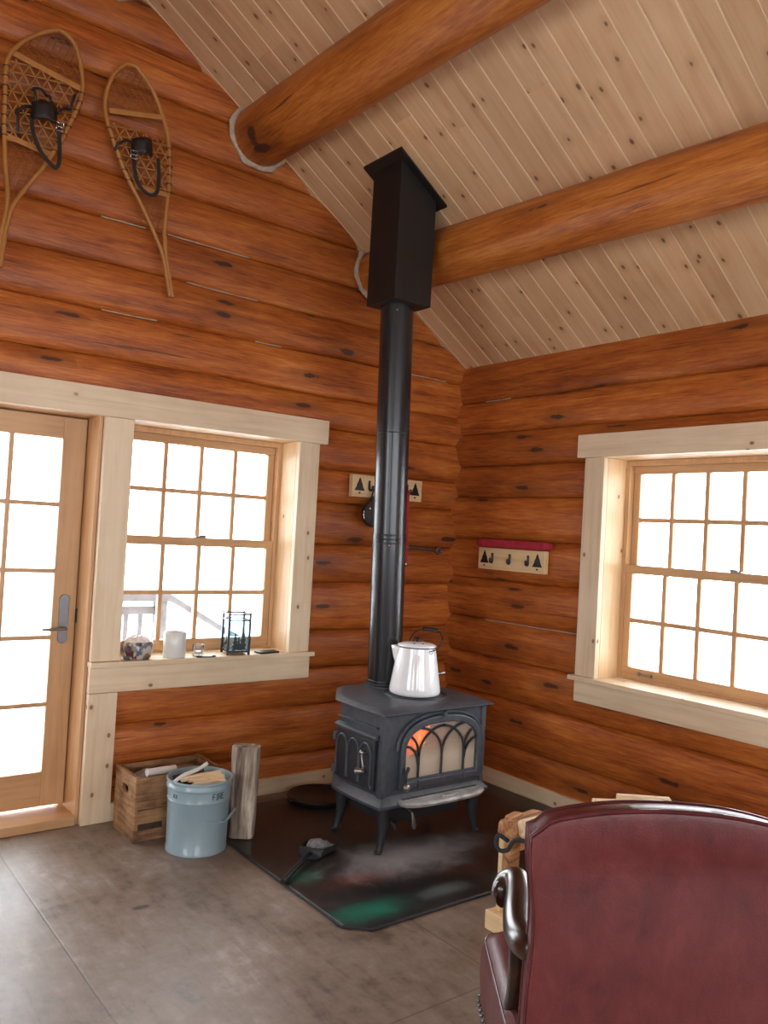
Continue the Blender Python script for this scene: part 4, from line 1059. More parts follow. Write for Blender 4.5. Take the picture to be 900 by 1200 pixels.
# ------------------------------------------------------------------ peg racks
def tree_shape(h, w): return [(0, h), (w*.14, h*.80), (w*.12, h*.78), (w*.32, h*.45), (w*.30, h*.42), (w*.52, h*.08), (-w*.52, h*.08), (-w*.30, h*.42), (-w*.32, h*.45), (-w*.12, h*.78), (-w*.14, h*.80)]
def peg_rack(label, wall):
    if wall == 'N': R = thing('peg_rack', (-.597, -.010, 1.738), label, 'peg rack'); mx = lambda u, o, z: V(u, -o, z); L = .276
    else: R = thing('peg_rack', (-.010, -.560, 1.334), label, 'peg rack', rz=0); mx = lambda u, o, z: V(-o, -u, z); L = .278
    def pts_prism(mb, pts, o0, o1):
        A = [mb.bm.verts.new(mx(p[0], o0, p[1])) for p in pts]; B = [mb.bm.verts.new(mx(p[0], o1, p[1])) for p in pts]; n = len(pts)
        mb.bm.faces.new(A); mb.bm.faces.new(B[::-1])
        for i in range(n): mb.bm.faces.new([A[i], B[i], B[(i+1) % n], A[(i+1) % n]])
    mb = MB(); pts_prism(mb, [(-L, 0), (L, 0), (L, .136), (-L, .136)], -.018, .018)
    bd = mb.build('board', M['raw_x' if wall == 'N' else 'raw_y'], R, smooth=0, bevel=.003)
    for s in (-1, 1):
        mb = MB(); c = s*(L-.056)
        pts_prism(mb, [(c+p[0], .032+p[1]) for p in tree_shape(.088, .074)], .0175, .0192)
        mb.build('tree_inlay', M['black'], bd, smooth=0)
        mb = MB(); pts_prism(mb, [(c-.008, .020), (c+.008, .020), (c+.006, .030), (c-.006, .030)], .0175, .0192); mb.build('trunk_inlay', M['black'], bd, smooth=0)
    for u in (-.150, 0, .150):
        mb = MB(); mb.tube(catmull([mx(u, .020, .098), mx(u, .021, .075), mx(u, .022, .055), mx(u+.004, .034, .045), mx(u+.008, .048, .052), mx(u+.008, .050, .066)], 4), .0078, 8)
        mb.sphere(mx(u, .022, .098), .0085, 8); mb.sphere(mx(u+.008, .050, .068), .0075, 8)
        mb.build('hook', M['black'], R, smooth=60)
    return R
peg_rack('pale wooden peg rack with black trees, mostly hidden behind the stove pipe', 'N')
peg_rack('pale wooden peg rack with black trees on right wall under red cloth', 'E')
# red cloth folded over the top of the right rack
mb = MB(); A = []
for i in range(25):
    y = -.268-.612*i/24; s = 1 if i not in (0, 24) else .55
    r_ = []
    for k in range(12):
        a = 2*PI*k/12; ca, sa = math.cos(a), math.sin(a); r_.append(V(-.026+.028*s*math.copysign(abs(ca)**.5, ca)+.004*noise.noise(V(i*.5, k*.6, 1)), y, 1.499+.027*s*(1+.10*noise.noise(V(i*.3, 2, k*.5)))*math.copysign(abs(sa)**.5, sa)))
    A.append(r_)
mb.rings(A); tag(mb.build('red_cloth', M['red'], None, (-.03,-.57,1.497), 60), 'red cloth folded along the top of the right peg rack', 'cloth')
# black pouch on a strap, left rack
PC = thing('black_pouch', (-.728, -.064, 1.64), 'round black pouch hanging by its strap from left peg rack', 'pouch')
mb = MB(); mb.lathe([(.0,-.026), (.060,-.026), (.080,-.018), (.084,.0), (.080,.018), (.060,.026), (.0,.026)], 28, (0,0,0), True, Matrix.Rotation(PI/2, 4, 'X')); pb_ = mb.build('pouch_body', M['blackmat'], PC, smooth=40)
mb = MB(); mb.prism([(-.055,.03), (.055,.03), (.020,.105), (-.020,.105)], -.022, .020, 'y'); mb.build('pouch_flap', M['blackmat'], PC, smooth=0, bevel=.008)
mb = MB(); mb.tube(catmull([(-.020,0,.08), (-.018,-.002,.12), (-.004,-.004,.150), (.010,-.002,.12), (.014,0,.08)], 5), .0065, 8, ry=.003); mb.build('strap', M['blackmat'], PC, smooth=60)
mb = MB(); mb.sphere((-.046,-.027,.030), .0075, 10, (1,.5,1)); mb.strip([V(-.079,-.012,.018), V(-.083,-.012,-.01), V(-.077,-.012,-.035)], .006, .003, (0,-1,0)); mb.build('snap', M['chrome'], pb_, smooth=60)
# red leash with metal clip
mb = MB(); mb.strip([V(-.455,-.066,1.803), V(-.454,-.056,1.78), V(-.448,-.052,1.6), V(-.438,-.050,1.35)], .018, .004, (0,-1,0))
lt_ = tag(mb.build('red_leash', M['red'], None, (-.447,-.055,1.56), 0), 'narrow red strap hanging from left rack beside the stove pipe', 'strap')
mb = MB(); mb.sphere((.011,.004,-.225), .011, 10, (.8,.6,1.4)); mb.build('clip', M['chrome'], lt_, smooth=60)
# twisted rod with an eye
mb = MB(); mb.tube(catmull([(-.44,.012,1.437), (-.34,.008,1.442), (-.24,.004,1.435), (-.14,.006,1.428)], 6), .0105, 8)
for k in range(1): mb.tube([V(-.118+.022*math.cos(2*PI*q/14), .004, 1.427+.018*math.sin(2*PI*q/14)) for q in range(14)], .008, 8, closed=True, up=(0,1,0))
tag(mb.build('twisted_rod', M['tape'], None, (-.28,.006,1.435), 60), 'grey twisted rod with eye on log wall right of the pipe', 'rod')

# ------------------------------------------------------------------ snowshoes
def snowshoe(label, left, right, tail, ztoe, bars, harness, yw=-.052, seed=1):
    """left/right rails as (x, z) lists from tail to toe"""
    org = V(sum(p[0] for p in left)/len(left), yw, (left[0][1]+left[-1][1])/2)
    R = thing('snowshoe', org, label, 'snowshoe', 'snowshoes on the log wall')
    T = lambda p, d=0: V(p[0], yw+d, p[1]) - org
    loop = left + right[::-1]
    mb = MB(); pts = catmull([T(p) for p in loop], 5)
    mb.tube(pts, .0125, 10, ry=.0105, up=(0,1,0)); fr = mb.build('bent_frame', M['snowshoe'], R, smooth=60)
    def xl(L, z):
        for a, b in zip(L[:-1], L[1:]):
            if (a[1]-z)*(b[1]-z) <= 0 and a[1] != b[1]: return a[0]+(b[0]-a[0])*(z-a[1])/(b[1]-a[1])
        return None
    for (p, q) in bars:
        mb = MB(); A, B = T(p, -.002), T(q, -.002); dvec = (B-A).normalized(); 
        mb.strip([A, A+(B-A)*.5, B], .026, .010, (0,-1,0)); mb.build('crossbar', M['snowshoe'], R, smooth=0, bevel=.003)
    # lacing: three-way weave clipped to the frame outline
    def inside(p):
        c = False; n = len(loop); j = n-1
        for i in range(n):
            a, b = loop[i], loop[j]
            if (a[1] > p[1]) != (b[1] > p[1]) and p[0] < (b[0]-a[0])*(p[1]-a[1])/(b[1]-a[1])+a[0]: c = not c
            j = i
        return c
    def weave(z0, z1, sp, rad, ang, name, mat):
        mb = MB(); cx_ = org.x
        for a in ang:
            dv = (math.cos(a), math.sin(a)); nv = (-dv[1], dv[0])
            for k in range(-60, 61):
                off = k*sp; run = []
                for t in range(-110, 111):
                    s = t*.012; p = (cx_+nv[0]*off+dv[0]*s, (z0+z1)/2+nv[1]*off+dv[1]*s)
                    if inside(p) and z0 < p[1]-.32*(cx_-p[0])*0 < z1: run.append(p)
                    else:
                        if len(run) > 2: mb.tube([T(run[0], .001*math.cos(a*3)), T(run[-1], .001*math.cos(a*3))], rad, 4)
                        run = []
                if len(run) > 2: mb.tube([T(run[0]), T(run[-1])], rad, 4)
        return mb.build(name, mat, R, smooth=60)
    zt, zm, zh, zb = harness['zones']
    weave(zt, ztoe, .030, .0016, (math.radians(12), math.radians(72), math.radians(132)), 'toe_lacing', M['web'])
    weave(zh, zm, .045, .0036, (math.radians(8), math.radians(65), math.radians(125)), 'foot_lacing', M['rope2'])
    weave(zb, zh, .028, .0016, (math.radians(12), math.radians(72), math.radians(132)), 'heel_lacing', M['web'])
    for L in (left, right):
        for z in [zh+.02+q*.045 for q in range(int((zm-zh)/.045))]:
            x = xl(L, z)
            if x is not None: c = T((x, z)); mb = MB(); mb.tube([c+V(.013*math.cos(2*PI*k/8)*1.0, .0125*math.sin(2*PI*k/8), .0) for k in range(8)], .0032, 5, closed=True); mb.build('frame_wrap', M['darkwoodline'], fr, smooth=60)
    # leather toe piece and heel strap
    pad = harness['pad']; c = V(sum(p[0] for p in pad)/4, 0, sum(p[1] for p in pad)/4)
    mb = MB(); A = []
    for i in range(7):
        t = i/6; a = (pad[0][0]+(pad[1][0]-pad[0][0])*t, pad[0][1]+(pad[1][1]-pad[0][1])*t); b = (pad[3][0]+(pad[2][0]-pad[3][0])*t, pad[3][1]+(pad[2][1]-pad[3][1])*t)
        hgt = -.016-.045*math.sin(PI*t)
        A.append([T((a[0]+(b[0]-a[0])*s, a[1]+(b[1]-a[1])*s), hgt*(1-.15*abs(s-.5))) for s in (0, .25, .5, .75, 1)])
    mb.rings(A, closed_u=False, cap=False); o = mb.build('toe_piece', M['blackmat'], R, smooth=60); s_ = o.modifiers.new('t', 'SOLIDIFY'); s_.thickness = .005
    mb = MB(); P = catmull([T(p, -.020-.018*math.sin(PI*i/(len(harness['strap'])-1))) for i, p in enumerate(harness['strap'])], 5)
    mb.strip(P, .018, .004, (0,-1,.001)); hs = mb.build('heel_strap', M['blackmat'], R, smooth=60)
    mb = MB(); bk = harness['buckle']; mb.tube([T((bk[0]+.016*sx, bk[1]+.020*sz), -.036) for sx, sz in ((-1,-1),(1,-1),(1,1),(-1,1))], .0035, 6, closed=True, up=(0,1,0)); mb.tube([T((bk[0]-.012, bk[1]), -.036), T((bk[0]+.012, bk[1]), -.036)], .0028, 6); mb.build('buckle', M['chrome'], hs, smooth=60)
    for (p, q) in harness['ties']:
        mb = MB(); m_ = ((p[0]+q[0])/2, (p[1]+q[1])/2+.012); mb.tube(catmull([T(p, -.024), T(m_, -.030), T(q, -.012)], 4), .0065, 6); mb.build('tie_thong', M['blackmat'], R, smooth=60)
    return R
s1L = [(-2.935,2.640),(-2.922,2.80),(-2.910,2.895),(-2.908,2.986),(-2.926,3.119),(-2.940,3.273),(-2.946,3.428),(-2.949,3.545),(-2.939,3.605),(-2.909,3.661),(-2.864,3.715),(-2.804,3.769),(-2.748,3.805),(-2.715,3.811)]
s1R = [(-2.918,2.640),(-2.906,2.808),(-2.890,2.905),(-2.866,2.962),(-2.819,3.05),(-2.764,3.144),(-2.706,3.264),(-2.669,3.359),(-2.635,3.45),(-2.612,3.533),(-2.608,3.597),(-2.621,3.675),(-2.641,3.742),(-2.672,3.790)]
snowshoe('larger left snowshoe with wide crossbars and leather harness on log wall', s1L, s1R, None, 3.80,
         [((-2.924,3.625),(-2.618,3.575)), ((-2.930,3.240),(-2.722,3.215))],
         dict(zones=(3.60,3.60,3.22,2.93), pad=[(-2.835,3.430),(-2.722,3.440),(-2.716,3.360),(-2.836,3.345)], strap=[(-2.832,3.35),(-2.822,3.28),(-2.787,3.205),(-2.742,3.160),(-2.715,3.150),(-2.702,3.185),(-2.705,3.28),(-2.712,3.36)], buckle=(-2.708,3.345),
              ties=[((-2.82,3.43),(-2.835,3.485)), ((-2.835,3.485),(-2.770,3.475)), ((-2.770,3.475),(-2.745,3.44)), ((-2.72,3.41),(-2.665,3.45)), ((-2.665,3.45),(-2.645,3.53)), ((-2.835,3.40),(-2.90,3.35)), ((-2.90,3.35),(-2.885,3.27))]), seed=2)
s2L = [(-2.108,2.681),(-2.153,2.870),(-2.203,2.970),(-2.279,3.098),(-2.361,3.216),(-2.425,3.337),(-2.474,3.448),(-2.496,3.525),(-2.493,3.611),(-2.465,3.702),(-2.415,3.772),(-2.395,3.784)]
s2R = [(-2.092,2.681),(-2.138,2.870),(-2.152,2.960),(-2.158,3.027),(-2.150,3.206),(-2.152,3.35),(-2.158,3.424),(-2.175,3.511),(-2.212,3.604),(-2.274,3.711),(-2.345,3.778),(-2.368,3.786)]
snowshoe('smaller right snowshoe with narrow tail and leather toe harness on log wall', s2L, s2R, None, 3.775,
         [((-2.476,3.520),(-2.190,3.585)), ((-2.325,3.19),(-2.156,3.195))],
         dict(zones=(3.53,3.475,3.19,2.97), pad=[(-2.362,3.415),(-2.258,3.440),(-2.250,3.360),(-2.362,3.332)], strap=[(-2.352,3.345),(-2.345,3.28),(-2.33,3.215),(-2.300,3.172),(-2.255,3.156),(-2.222,3.185),(-2.216,3.26),(-2.222,3.36)], buckle=(-2.352,3.33),
              ties=[((-2.36,3.39),(-2.425,3.37)), ((-2.425,3.37),(-2.44,3.33)), ((-2.31,3.40),(-2.30,3.39))]), seed=5)

# ------------------------------------------------------------------ things on the left window sill
ZS = .8065
B1 = thing('lidded_bowl', (-2.128, .038, ZS), 'small patterned bowl with frosty lumps at the left of the sill', 'bowl')
mb = MB(); mb.lathe([(.0,.004), (.060,.0), (.072,.012), (.080,.045), (.079,.085), (.074,.092), (.071,.086), (.070,.02), (.0,.012)], 40); mb.build('bowl_body', M['bowl'], B1, smooth=50)
mb = MB(); mb.lathe([(.0,.06), (.070,.075), (.072,.088), (.062,.098), (.045,.112), (.02,.120), (.0,.122)], 32)
for v in mb.bm.verts: v.co += V(*(random.uniform(-.004, .004) for _ in range(3)))
mb.build('frosty_contents', M['wax'], B1, smooth=40)
CN = thing('white_candle_jar', (-1.925, .035, ZS), 'white cylindrical candle jar on the sill right of the patterned bowl', 'jar')
mb = MB(); mb.lathe([(.0,.0), (.056,.0), (.059,.004), (.059,.128), (.055,.134), (.052,.130), (.052,.110), (.0,.106)], 40); mb.build('jar_body', M['glassw'], CN, smooth=45)
mb = MB(); mb.tube([V(0,0,.106), V(.002,0,.122)], .0016, 5); mb.build('wick', M['black'], CN, smooth=0)
TB = thing('shot_glass', (-1.795, .022, ZS), 'small clear shot glass on sill between the candle jar and lantern', 'glass')
mb = MB(); mb.lathe([(.0,.0), (.026,.0), (.029,.004), (.032,.062), (.030,.062), (.027,.014), (.0,.012)], 28); mb.build('glass_body', M['tumbler'], TB, smooth=45)
mb = MB(); mb.lathe([(.0,.013), (.0265,.013), (.0275,.028), (.0,.030)], 24); mb.build('wax_fill', M['wax'], TB, smooth=45)
mb = MB(); mb.box(-.045,.045,-.012,.012,0,.006); mb.sphere((.05,0,.005), .012, 8, (1,1,.5)); o = mb.build('trinket', M['black'], None, None, 40, .002); o.location = (-1.775,-.024,ZS); o.rotation_euler = (0,0,-.2); tag(o, 'tiny flat black trinket on the sill before the shot glass', 'trinket')
# lantern
LN = thing('candle_lantern', (-1.560, .045, ZS), 'square black metal lantern with tree silhouettes and pale glass on the sill', 'lantern', rz=math.radians(-11))
h_, w_ = .232, .060
mb = MB(); b_ = .0055
for sx in (-1, 1):
    for sy in (-1, 1): mb.box(sx*w_-b_, sx*w_+b_, sy*w_-b_, sy*w_+b_, 0, h_)
for z in (.022, h_-.008, h_-.040):
    for s in (-1, 1):
        mb.box(-w_, w_, s*w_-b_*.8, s*w_+b_*.8, z-.004, z+.004); mb.box(s*w_-b_*.8, s*w_+b_*.8, -w_, w_, z-.004, z+.004)
mb.box(-w_, w_, -w_, w_, .014, .018); lf_ = mb.build('lantern_frame', M['black'], LN, smooth=0)
for k, (a, b, c, d) in enumerate(((-w_+.004, w_-.004, -w_+.004, -w_+.006), (-w_+.004, w_-.004, w_-.006, w_-.004), (-w_+.004, -w_+.006, -w_+.006, w_-.006), (w_-.006, w_-.004, -w_+.006, w_-.006))):
    mb = MB(); mb.box(a, b, c, d, .026, h_-.044); mb.build('glass_panel', M['lampglass'], LN, smooth=0)
mb = MB()
def pinetree(cx, z0, h, w, M4):
    pts = []
    n = 5
    for i in range(n): t = i/n; pts += [(cx+w*.5*(1-t), z0+h*t+h*.02), (cx+w*.22*(1-t), z0+h*(t+.11))]
    pts.append((cx, z0+h))
    for i in reversed(range(n)): t = i/n; pts += [(cx-w*.22*(1-t), z0+h*(t+.11)), (cx-w*.5*(1-t), z0+h*t+h*.02)]
    mb.prism(pts, -w_-.002, -w_+.001, 'y', M4)
for r in range(2):
    M4 = Matrix.Rotation(-PI/2*r, 4, 'Z')
    if r == 0: pinetree(-.020, .026, .105, .046, M4); pinetree(.024, .026, .135, .052, M4); pinetree(.000, .026, .08, .04, M4)
# leaping animal cut-out on the left face
M4 = Matrix.Rotation(-PI/2, 4, 'Z')
mb.prism([(-.022,.055),(-.016,.075),(-.006,.082),(.008,.084),(.014,.100),(.018,.112),(.021,.100),(.027,.096),(.022,.084),(.020,.066),(.016,.050),(.012,.052),(.012,.066),(-.006,.066),(-.012,.050),(-.018,.050)], -w_-.002, -w_+.001, 'y', M4)
mb.build('cutout_silhouettes', M['black'], LN, smooth=0)
mb = MB(); mb.box(-.065,.065,-.034,.034,0,.010); o = mb.build('flat_case', M['black'], None, None, 0, .003); o.location = (-1.372,.018,ZS); o.rotation_euler = (0,0,.06); tag(o, 'flat black case lying on the sill right of the lantern', 'case')

# ------------------------------------------------------------------ firewood rack behind the chair
FX, FY = -1.37, -1.80
WR = thing('firewood_rack', (FX, FY, 0), 'low pale pine firewood rack standing behind the red leather chair', 'firewood rack')
def RB(name, x0, x1, y0, y1, z0, z1, mat, lab=None):
    mb = MB(); mb.box(x0, x1, y0, y1, z0, z1); o = mb.build(name, mat, WR, smooth=0, bevel=.003); return o
RB('base_rail', 0, .022, -.80, 0, 0, .072, M['raw_y']); RB('base_rail', .62, .642, -.80, 0, 0, .072, M['raw_y'])
RB('base_board', .022, .62, -.80, 0, .050, .070, M['raw_y'])
for (x, y) in ((.034,-.022), (.034,-.72), (.54,-.022), (.54,-.72)): RB('post', x, x+.085, y-.022, y, .0705, .36, M['raw_z'])
for y in (-.046, -.80+.056): RB('top_rail', .034, .625, y-.020, y, .30, .36, M['raw_x'])
wlab = ['bark-edged split log on top of the rack, nearest the stove', 'pale split log on the rack just right of the rope loop', 'pale split log stacked in the rack behind the chair, front end', 'thin split log at the very top of the rack, peeking above chair', 'pale split log peeking just above the top of the chair back', 'split log low in the rack, hidden behind the chair arm', 'split log in the middle of the rack behind the chair']
wl_ = [((-1.255,-1.872,.400), .08, .20, .090, .075, 'redsplit'), ((-1.230,-1.965,.425), -.05, .22, .08, .070, 'kindle'), ((-1.10,-2.09,.375), .06, .44, .10, .09, 'kindle'), ((-.92,-2.185,.540), -.75, .20, .05, .032, 'kindle'), ((-.96,-2.13,.505), -.60, .24, .08, .045, 'kindle'), ((-1.08,-1.98,.17), .02, .46, .12, .11, 'redsplit'), ((-1.05,-2.215,.418), .0, .46, .12, .11, 'kindle')]
for i, ((loc, rz, h, w, d, mt), lab) in enumerate(zip(wl_, wlab)):
    o = split_log('split_firewood', lab, loc, rz, h, w, d, M[mt], 0, 'split firewood in the pine rack', 20+i, 'x')
o = split_log('split_firewood', 'upright bark-edged slab standing on the rack end nearest the stove', (-1.305,-1.865,.235), .25, .215, .085, .035, M['redsplit'], 0, 'split firewood in the pine rack', 33)
rp = MB(); P = catmull([(-1.372,-1.905,.372), (-1.400,-1.882,.392), (-1.405,-1.872,.365), (-1.395,-1.882,.335), (-1.385,-1.915,.345), (-1.380,-1.935,.380), (-1.372,-1.96,.395), (-1.350,-2.02,.388), (-1.345,-2.10,.37)], 6)
rp.tube(P, .0085, 8)
o = rp.build('rope_loop', M['ropemat'], WR, V(FX, FY, 0), 60); o['label'] = 'dark braided rope loop'

# ------------------------------------------------------------------ burgundy leather armchair, seen from behind
YAW = .6554015647285225
Fv = V(math.sin(YAW), math.cos(YAW), 0); Rv = V(math.cos(YAW), -math.sin(YAW), 0); C0 = V(-3.74224725, -4.08984224, 0)
CH = thing('leather_armchair', C0+Fv*1.70+Rv*.645, 'burgundy leather armchair with scrolled dark wooden arms, seen from behind', 'armchair', rz=-YAW)
def halfw(z):
    pts = [(.10,.300), (.40,.298), (.54,.297), (.612,.294), (.70,.288), (.776,.290), (.836,.300), (.888,.304), (.93,.302), (1.0,.298)]
    for a, b in zip(pts[:-1], pts[1:]):
        if a[0] <= z <= b[0]: return a[1]+(b[1]-a[1])*(z-a[0])/(b[0]-a[0])
    return pts[-1][1]
def topz(x): return .938+.050*(1-(abs(x)/.30)**2.2)
def back_outline(e=0, n=30, zb=.20, k=1.0):
    L = []
    for i in range(15): z = zb+(.915-zb)*i/14; L.append((-halfw(z)-e, z))
    for i in range(n+1):
        x = -.285+.57*i/n; L.append((x*(1+e/.3), topz(x)+e-(.014*((abs(x)-.25)/.035)**2 if abs(x) > .25 else 0)))
    for i in range(15): z = .915-(.915-zb)*i/14; L.append((halfw(z)+e, z))
    return [(p[0]*k, .56+(p[1]-.56)*k) for p in L]
rake = lambda z: -.16*(z-.45)*0
mb = MB(); O = back_outline()
ycurve = lambda x, z, y: y + .018*(x/.3)**2
def ringof(e, y, k=1.0): return [V(p[0], ycurve(p[0], p[1], y), p[1]) for p in back_outline(e, k=k)]
rings_ = [ringof(0, .006, .80), ringof(0, -.001, .955), ringof(0, .001, .988), ringof(0, .010), ringof(-.008, .085), ringof(-.010, .093, .985), ringof(-.010, .106, .92), ringof(-.010, .114, .80)]
mb.rings(rings_, True, False)
for L in (rings_[0], rings_[-1]):   # fill the panels with rows
    n = len(L); h = n//2
    vs = [mb.bm.verts.new(p) for p in L]
    for i in range(h):
        j = n-1-i
        if j-1 > i+1: mb.bm.faces.new([vs[i], vs[i+1], vs[j-1], vs[j]])
        elif j > i+1: mb.bm.faces.new([vs[i], vs[i+1], vs[j]])
bmesh.ops.remove_doubles(mb.bm, verts=mb.bm.verts, dist=.0002)
bk_ = mb.build('backrest', M['leather'], CH, smooth=40)
for e, y in ((-.001, .006), (-.008, .088)):
    mb = MB(); mb.tube([V(p[0], ycurve(p[0], p[1], y), p[1]) for p in back_outline(e)], .0042, 6, up=(0,1,0)); mb.build('piping', M['piping'], bk_, smooth=60)
# seat block
mb = MB(); S = []
def srect(w, y0, y1, r=.05, n=6):
    P = []
    for (cx_, cy_, a0) in ((w-r, y1-r, 0), (-w+r, y1-r, PI/2), (-w+r, y0+r, PI), (w-r, y0+r, 1.5*PI)):
        for k in range(n+1): a = a0+PI/2*k/n; P.append((cx_+r*math.cos(a), cy_+r*math.sin(a)))
    return P
for z, e in ((.24,0), (.26,.006), (.33,.012), (.40,.010), (.43,.0), (.455,-.03)):
    S.append([V(x, y, z) for x, y in srect(.300+e, .10, .62+e)])
mb.rings(S); st_ = mb.build('seat', M['leather'], CH, smooth=50)
mb = MB(); mb.tube([V(x, y, .425) for x, y in srect(.303, .10, .623)], .0042, 6, closed=True, up=(0,0,1)); mb.build('seat_piping', M['piping'], st_, smooth=60)
P = srect(.312, .10, .632, .05, 3)
for i in range(len(P)):
    a, b = Vector(P[i]), Vector(P[(i+1) % len(P)]); m = max(1, int((b-a).length/.024))
    for k in range(m): q = a+(b-a)*k/m; mb = MB(); mb.sphere((q.x, q.y, .262), .0062, 6); mb.build('nailhead', M['tape'], st_, smooth=60)
# scrolled arms with padded supports
for s in (-1, 1):
    mb = MB()
    P = catmull([(s*.262,.095,.648), (s*.276,.12,.645), (s*.282,.17,.642), (s*.275,.24,.650), (s*.260,.32,.664), (s*.256,.385,.672), (s*.268,.415,.664), (s*.284,.428,.645), (s*.290,.422,.622), (s*.284,.408,.618)], 5)
    n = len(P); rx = [.030 + .008*math.sin(PI*min(1, i/(n*.5))) - .012*max(0, i/n-.55) for i in range(n)]; ry_ = [.024 for i in range(n)]
    mb.tube(P, rx, 14, ry=[.028+.012*math.sin(PI*min(1, i/(n*.62))) for i in range(n)], up=(0,0,1))
    mb.sphere((s*.288, .412, .638), .026, 12, (1,.8,1))
    a_ = mb.build('arm', M['mahog'], CH, smooth=60)
    mb = MB(); mb.tube(catmull([(s*.278,.205,.600), (s*.278,.215,.55), (s*.276,.235,.48), (s*.279,.26,.41), (s*.283,.28,.35)], 5), [.026-.004*math.sin(PI*i/20) for i in range(21)], 12, ry=.024)
    mb.build('arm_support', M['mahog'], a_, smooth=60)
# lower padded side panels
for s in (-1, 1):
    mb = MB(); A = []
    for i in range(13):
        t = i/12; y = .055+.20*t; zt = .475+.03*math.sin(PI*t)-.06*t
        A.append([V(s*(.297+.022*math.sin(PI*k/8)*(1-.4*t)), y, .26+(zt-.26)*k/8) for k in range(9)] + [V(s*.285, y, .26+(zt-.26)*k/8) for k in range(8, -1, -1)])
    mb.rings(A); mb.build('side_panel', M['leather'], CH, smooth=60)
for (x, y, ty) in ((-.25,.57,1), (.25,.57,1), (-.24,.07,-1), (.24,.07,-1)):
    mb = MB(); mb.tube(catmull([(x,y,.25), (x,y+.004*ty,.16), (x,y+.012*ty,.07), (x,y+.03*ty,.004)], 4), [.032-.012*i/12 for i in range(13)], 10); mb.build('leg', M['mahog'], CH, smooth=60)

# ------------------------------------------------------------------ outside: snow, deck rail, stick
mb = MB(); G = []
for i in range(41):
    r_ = []
    for j in range(31):
        x = -40+80*i/40; y = .36+40*(j/30)**2
        r_.append(V(x, y, -.22-.012*y+.25*noise.noise(V(x*.13, y*.13, 2))*min(1, y/6)))
    G.append(r_)
mb.rings(G, closed_u=False, cap=False)
tag(mb.build('snow_ground', M['snow'], smooth=180), 'bright snow outside the left window and door', 'snow', kind='structure')
mb = MB(); G = []
for i in range(31):
    r_ = []
    for j in range(41):
        y = -40+40.36*j/40; x = .36+40*(i/30)**2
        r_.append(V(x, y, -.4-.02*x+.25*noise.noise(V(x*.13, y*.13, 2))*min(1, x/6)))
    G.append(r_)
mb.rings(G, closed_u=False, cap=False)
tag(mb.build('snow_ground', M['snow'], smooth=180), 'bright snow outside the right window', 'snow', kind='structure')
DR = thing("deck_railing", (-1.9, 3.0, -.2), 'weathered grey deck railing seen through the left window', 'railing')
do = V(-1.9, 3.0, -.2)
mb = MB(); mb.box(.30, 1.20, -.07, .07, 1.0, 1.065); mb.build('top_rail', M['deckgrey'], DR, smooth=0, bevel=.004)
mb = MB(); mb.box(.32, 1.15, -.02, .02, .88, .95); mb.build('under_rail', M['deckgrey'], DR, smooth=0, bevel=.004)
for x in (.36, 1.12): mb = MB(); mb.box(x-.05, x+.05, -.05, .05, -.25, 1.02); mb.build('post', M['deckgrey'], DR, smooth=0, bevel=.004)
for k in range(20): 
    x = -1.4+.13*k
    if .45 < x < 1.05: mb = MB(); mb.box(x-.018, x+.018, -.016, .016, .05, .88); mb.build('baluster', M['deckgrey'], DR, smooth=0)
mb = MB(); mb.strip([V(1.20,0,1.03), V(1.75,.0,.72), V(2.5,0,.36)], .12, .05, (0,0,1)); mb.build('stair_handrail', M['deckgrey'], DR, smooth=0)
mb = MB(); mb.tube(catmull([(-2.72,.95,-.17), (-2.64,1.25,-.16), (-2.58,1.50,-.16), (-2.50,1.80,-.16)], 4), [.020]+[.012]*11+[.008], 8)
tag(mb.build('stick', M['split'], None, (-2.62,1.4,-.16), 60), 'bare stick lying on the snow beyond the bottom door pane', 'stick')

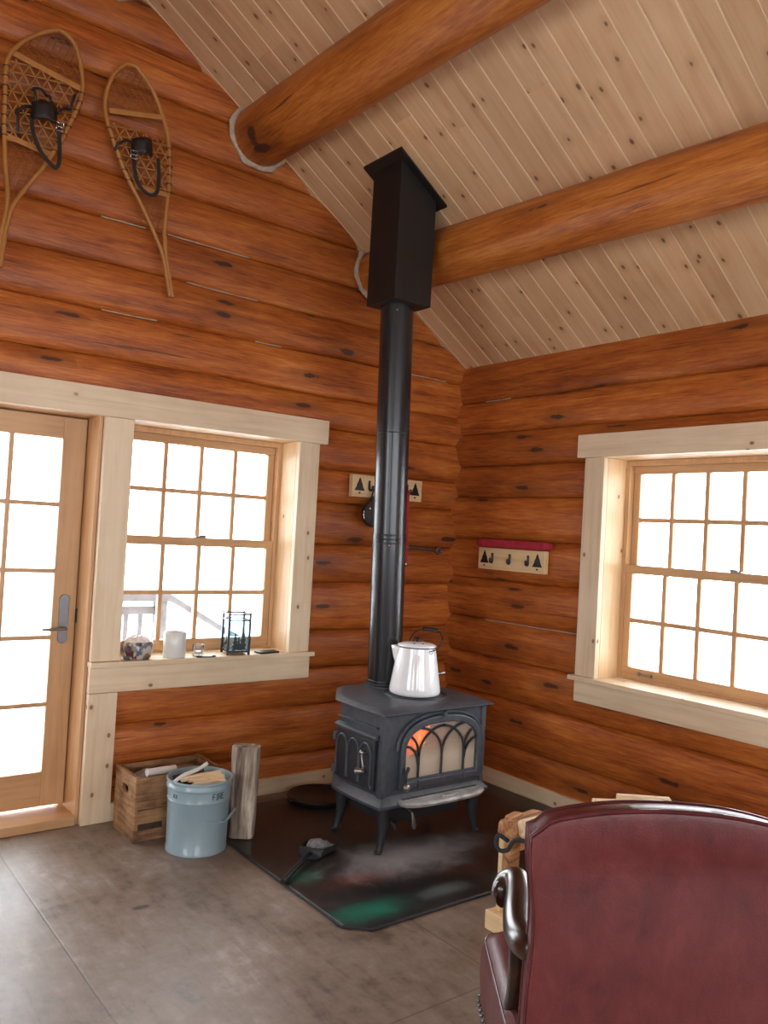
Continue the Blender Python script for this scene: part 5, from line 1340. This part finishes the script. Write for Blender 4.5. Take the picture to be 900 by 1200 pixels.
# ------------------------------------------------------------------ daylight
w = bpy.data.worlds.new('overcast_sky'); SC.world = w; w.use_nodes = True
bgn = w.node_tree.nodes['Background']; bgn.inputs[0].default_value = (.89, .95, 1.0, 1); bgn.inputs[1].default_value = 9.0
def portal(name, loc, rot, sx, sy):
    l = bpy.data.lights.new(name, 'AREA'); l.shape = 'RECTANGLE'; l.size = sx; l.size_y = sy; l.cycles.is_portal = True
    o = bpy.data.objects.new(name, l); COL.objects.link(o); o.location = loc; o.rotation_euler = rot
cxz = lambda o: ((o[0]+o[1])/2, (o[2]+o[3])/2, o[1]-o[0], o[3]-o[2])
for i, o in enumerate((LW, LD)):
    a, z, sx, sz = cxz(o); portal('sky_portal', (a, .305, z), (-PI/2, 0, 0), sx, sz)
a, z, sx, sz = cxz(RW); portal('sky_portal', (.305, a, z), (0, PI/2, 0), sz, sx)
for o in BW: a, z, sx, sz = cxz(o); portal('sky_portal', (a, YB-.305, z), (PI/2, 0, 0), sx, sz)
for o in SW: a, z, sx, sz = cxz(o); portal('sky_portal', (XW-.305, a, z), (0, -PI/2, 0), sz, sx)

# ------------------------------------------------------------------ camera (solved from the trim boards)
f_, yaw, pit, rol = 960.0583, YAW, .02475767902880279, .055919483581111165
fw = V(math.sin(yaw)*math.cos(pit), math.cos(yaw)*math.cos(pit), math.sin(pit)); r0 = V(math.cos(yaw), -math.sin(yaw), 0); u0_ = r0.cross(fw)
rr_ = r0*math.cos(rol)+u0_*math.sin(rol); uu_ = -r0*math.sin(rol)+u0_*math.cos(rol)
cam = bpy.data.cameras.new('camera'); co_ = bpy.data.objects.new('camera', cam); COL.objects.link(co_)
co_.matrix_world = Matrix(((rr_.x, uu_.x, -fw.x, C0.x), (rr_.y, uu_.y, -fw.y, C0.y), (rr_.z, uu_.z, -fw.z, 1.53), (0,0,0,1)))
cam.sensor_fit = 'VERTICAL'; cam.sensor_height = 36; cam.lens = 36*f_/1200; cam.clip_start = .02
SC.camera = co_
vs = SC.view_settings; SC.display_settings.display_device = 'sRGB'
vs.view_transform = 'Standard'; vs.look = 'None'; vs.gamma = 1; vs.use_curve_mapping = False; vs.exposure = 0.36
SC.cycles.max_bounces = 10; SC.cycles.diffuse_bounces = 6; SC.cycles.transparent_max_bounces = 16
